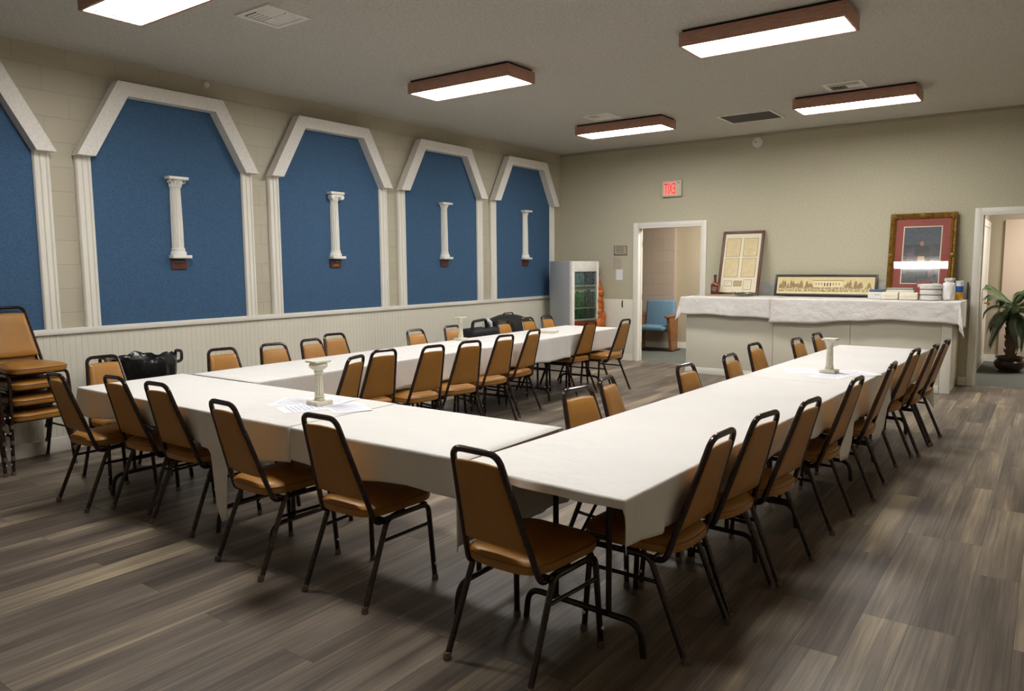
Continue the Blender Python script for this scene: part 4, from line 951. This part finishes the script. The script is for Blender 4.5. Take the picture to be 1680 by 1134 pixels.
t = thing('wipes_canister', 'white canister with blue and yellow label at counter end', 'canister', (5.885, -.30, ZK2)); b = MB(); b.lathe([(.045,0),(.047,.004),(.047,.19),(.044,.196)], seg=24); b.build('body', M['wipes'], t)
b = MB(); b.lathe([(.0474,.09),(.0474,.165)], seg=24, cap=False); b.build('blue_label', M['wipeblue'], t)
b = MB(); b.lathe([(.0474,.012),(.0474,.0895)], seg=24, cap=False); b.build('yellow_label', M['wipeyellow'], t)
b = MB(); b.lathe([(.0475,.1962),(.0475,.222),(.04,.228),(.02,.229)], seg=24); b.build('lid', M['wipes'], t)
t = thing('clear_container', 'clear plastic container behind the white plastic bag', 'container', (5.79, -.34, ZK2)); b = MB(); b.lathe([(.05,0),(.056,.235),(.058,.235),(.058,.242),(.052,.242),(.046,.004),(.001,.004)], seg=22, cap=False); b.build('cup', M['clearglass'], t)
b = MB(); b.lathe([(.0585,.2425),(.0585,.258),(.04,.262),(.001,.262)], seg=22); b.build('lid', M['wipes'], t)

# ------------------------------------------------------------------ potted palm beyond the right doorway
t = thing('potted_palm', 'green potted palm standing in the right doorway hall', 'plant', (6.37, 1.72, 0))
b = MB(); b.lathe([(.14,0),(.15,.012),(.135,.03),(.17,.06),(.19,.10),(.185,.14),(.15,.175),(.15,.19),(.175,.20),(.175,.212),(.155,.212),(.14,.18)], seg=28, cap=False); b.lathe([(.14,.001),(.001,.001)], seg=28, cap=False); pot = b.build('pot', M['pot'], t)
b = MB(); b.lathe([(.145,.18),(.08,.195),(.001,.2)], seg=24, cap=False); b.build('soil', M['soil'], pot)
b = MB(); rg = random.Random(5)
b.tube([(0,0,.17),(.005,.0,.35),(-.005,.01,.55),(.01,0,.75),(.015,0,.90)], [.055,.06,.065,.07,.045], 12)
for k in range(46):
    a = k*2.4; z = .22 + .66*k/46; r = .055; b.tube([(r*math.cos(a), r*math.sin(a), z), ((r+.025)*math.cos(a), (r+.025)*math.sin(a), z+.05)], [.02,.004], 5)
b.build('trunk', M['palmtrunk'], t)
def frond(az, L, up, droop, m, base):
    b = MB(); pts = []; n = 14
    for k in range(n+1):
        q = k/n; rr = L*q*(1-.18*q*q); zz = up*q - droop*q*q
        pts.append(Vector((base.x+rr*math.cos(az), base.y+rr*math.sin(az), base.z+zz)))
    b.tube(pts, [.008*(1-.8*k/n)+.001 for k in range(n+1)], 5)
    side = Vector((-math.sin(az), math.cos(az), 0))
    for k in range(3, n*3):
        q = k/(3*n); i = min(n-1, int(q*n)); f = q*n-i; p = pts[i].lerp(pts[i+1], f); tg = (pts[i+1]-pts[i]).normalized()
        ll = L*.36*math.sin(PI*min(1, q*.85+.12))+.03
        for s in (-1, 1):
            d = (side*s*.75 + tg*.8 + Vector((0,0,-.18))).normalized(); wv = tg.cross(d).normalized().cross(d)*.0075
            mid = p + d*ll*.5 + Vector((0,0,.01)); tip = p + d*ll + Vector((0,0,-.035-.04*q))
            o = len(b.v); b.v += [tuple(p), tuple(mid+wv), tuple(tip), tuple(mid-wv)]; b.f.append((o,o+1,o+2,o+3)); b.m.append(0)
    b.build('frond', m, t, smooth=0, recalc=False)
for k in range(17):
    az = k*2.399+.4; lv = k/17
    frond(az, .37+.08*rg.random(), .50*(1-lv*.95)+.05, .22+.22*lv, M['palmleaf' if k % 3 else 'palmdark'], Vector((.01,0,.92-.12*lv)))
for az, L in ((-1.2,.34),(-2.6,.36),(-.2,.34)): frond(az, L, .02, .46, M['palmdark'], Vector((.01,0,.80)))

# ------------------------------------------------------------------ theatre seat beyond the left doorway
t = thing('theatre_seat', 'blue upholstered theatre seat with wood arm in left doorway hall', 'seat', (1.04, 1.62, 0), 0)
b = MB(); b.box((-.29,.10,.40),(.27,.20,.90), bev=.045, seg=4); b.xf(Matrix.Translation((0,.14,.4)) @ Matrix.Rotation(-.14, 4, 'X') @ Matrix.Translation((0,-.14,-.4))); b.build('backrest', M['seatblue'], t)
b = MB(); b.box((-.28,-.32,.37),(.265,.12,.455), bev=.035, seg=4); b.build('seat', M['seatblue'], t)
for s, x in ((1,.285),(-1,-.345)):
    b = MB(); b.prism([(-.10,.012),(.14,.012),(.16,.62),(-.22,.60),(-.20,.50)], x, x+.055, lambda a, c, d: (d, a, c)); e = b.build('end_panel', M['armwood'], t, smooth=0)
    b = MB(); b.box((x-.012,-.30,.605),(x+.067,.14,.645), bev=.012); b.build('armrest', M['armwood'], e)
b = MB(); b.box((-.32,-.14,0),(.36,.22,.012)); b.tube([(-.3,.05,.36),(.3,.05,.36)], .02, 8); b.build('base_rail', M['darkmetal'], t, smooth=0)

# ------------------------------------------------------------------ world, camera, colour
w = bpy.data.worlds.new('World'); SC.world = w; w.use_nodes = True
w.node_tree.nodes['Background'].inputs['Color'].default_value = (.02,.02,.02,1); w.node_tree.nodes['Background'].inputs['Strength'].default_value = .2
f, yaw, pit, roll = 1225.3204, .6259, .1068, -.0082
fw = Vector((-math.sin(yaw)*math.cos(pit), math.cos(yaw)*math.cos(pit), -math.sin(pit)))
rt = fw.cross(Vector((0,0,1))).normalized(); up = rt.cross(fw)
rt2 = rt*math.cos(roll) + up*math.sin(roll); up2 = -rt*math.sin(roll) + up*math.cos(roll)
cd = bpy.data.cameras.new('camera'); cd.sensor_width = 36; cd.sensor_fit = 'HORIZONTAL'; cd.lens = f/1680*36; cd.clip_start = .05
co = bpy.data.objects.new('camera', cd); C.objects.link(co)
co.matrix_world = Matrix(((rt2.x, up2.x, -fw.x, 6.8026), (rt2.y, up2.y, -fw.y, -10.8224), (rt2.z, up2.z, -fw.z, 1.5426), (0,0,0,1)))
SC.camera = co
SC.view_settings.view_transform = 'Standard'; SC.view_settings.look = 'None'; SC.view_settings.gamma = 1.0; SC.view_settings.use_curve_mapping = False
SC.view_settings.exposure = 0.0
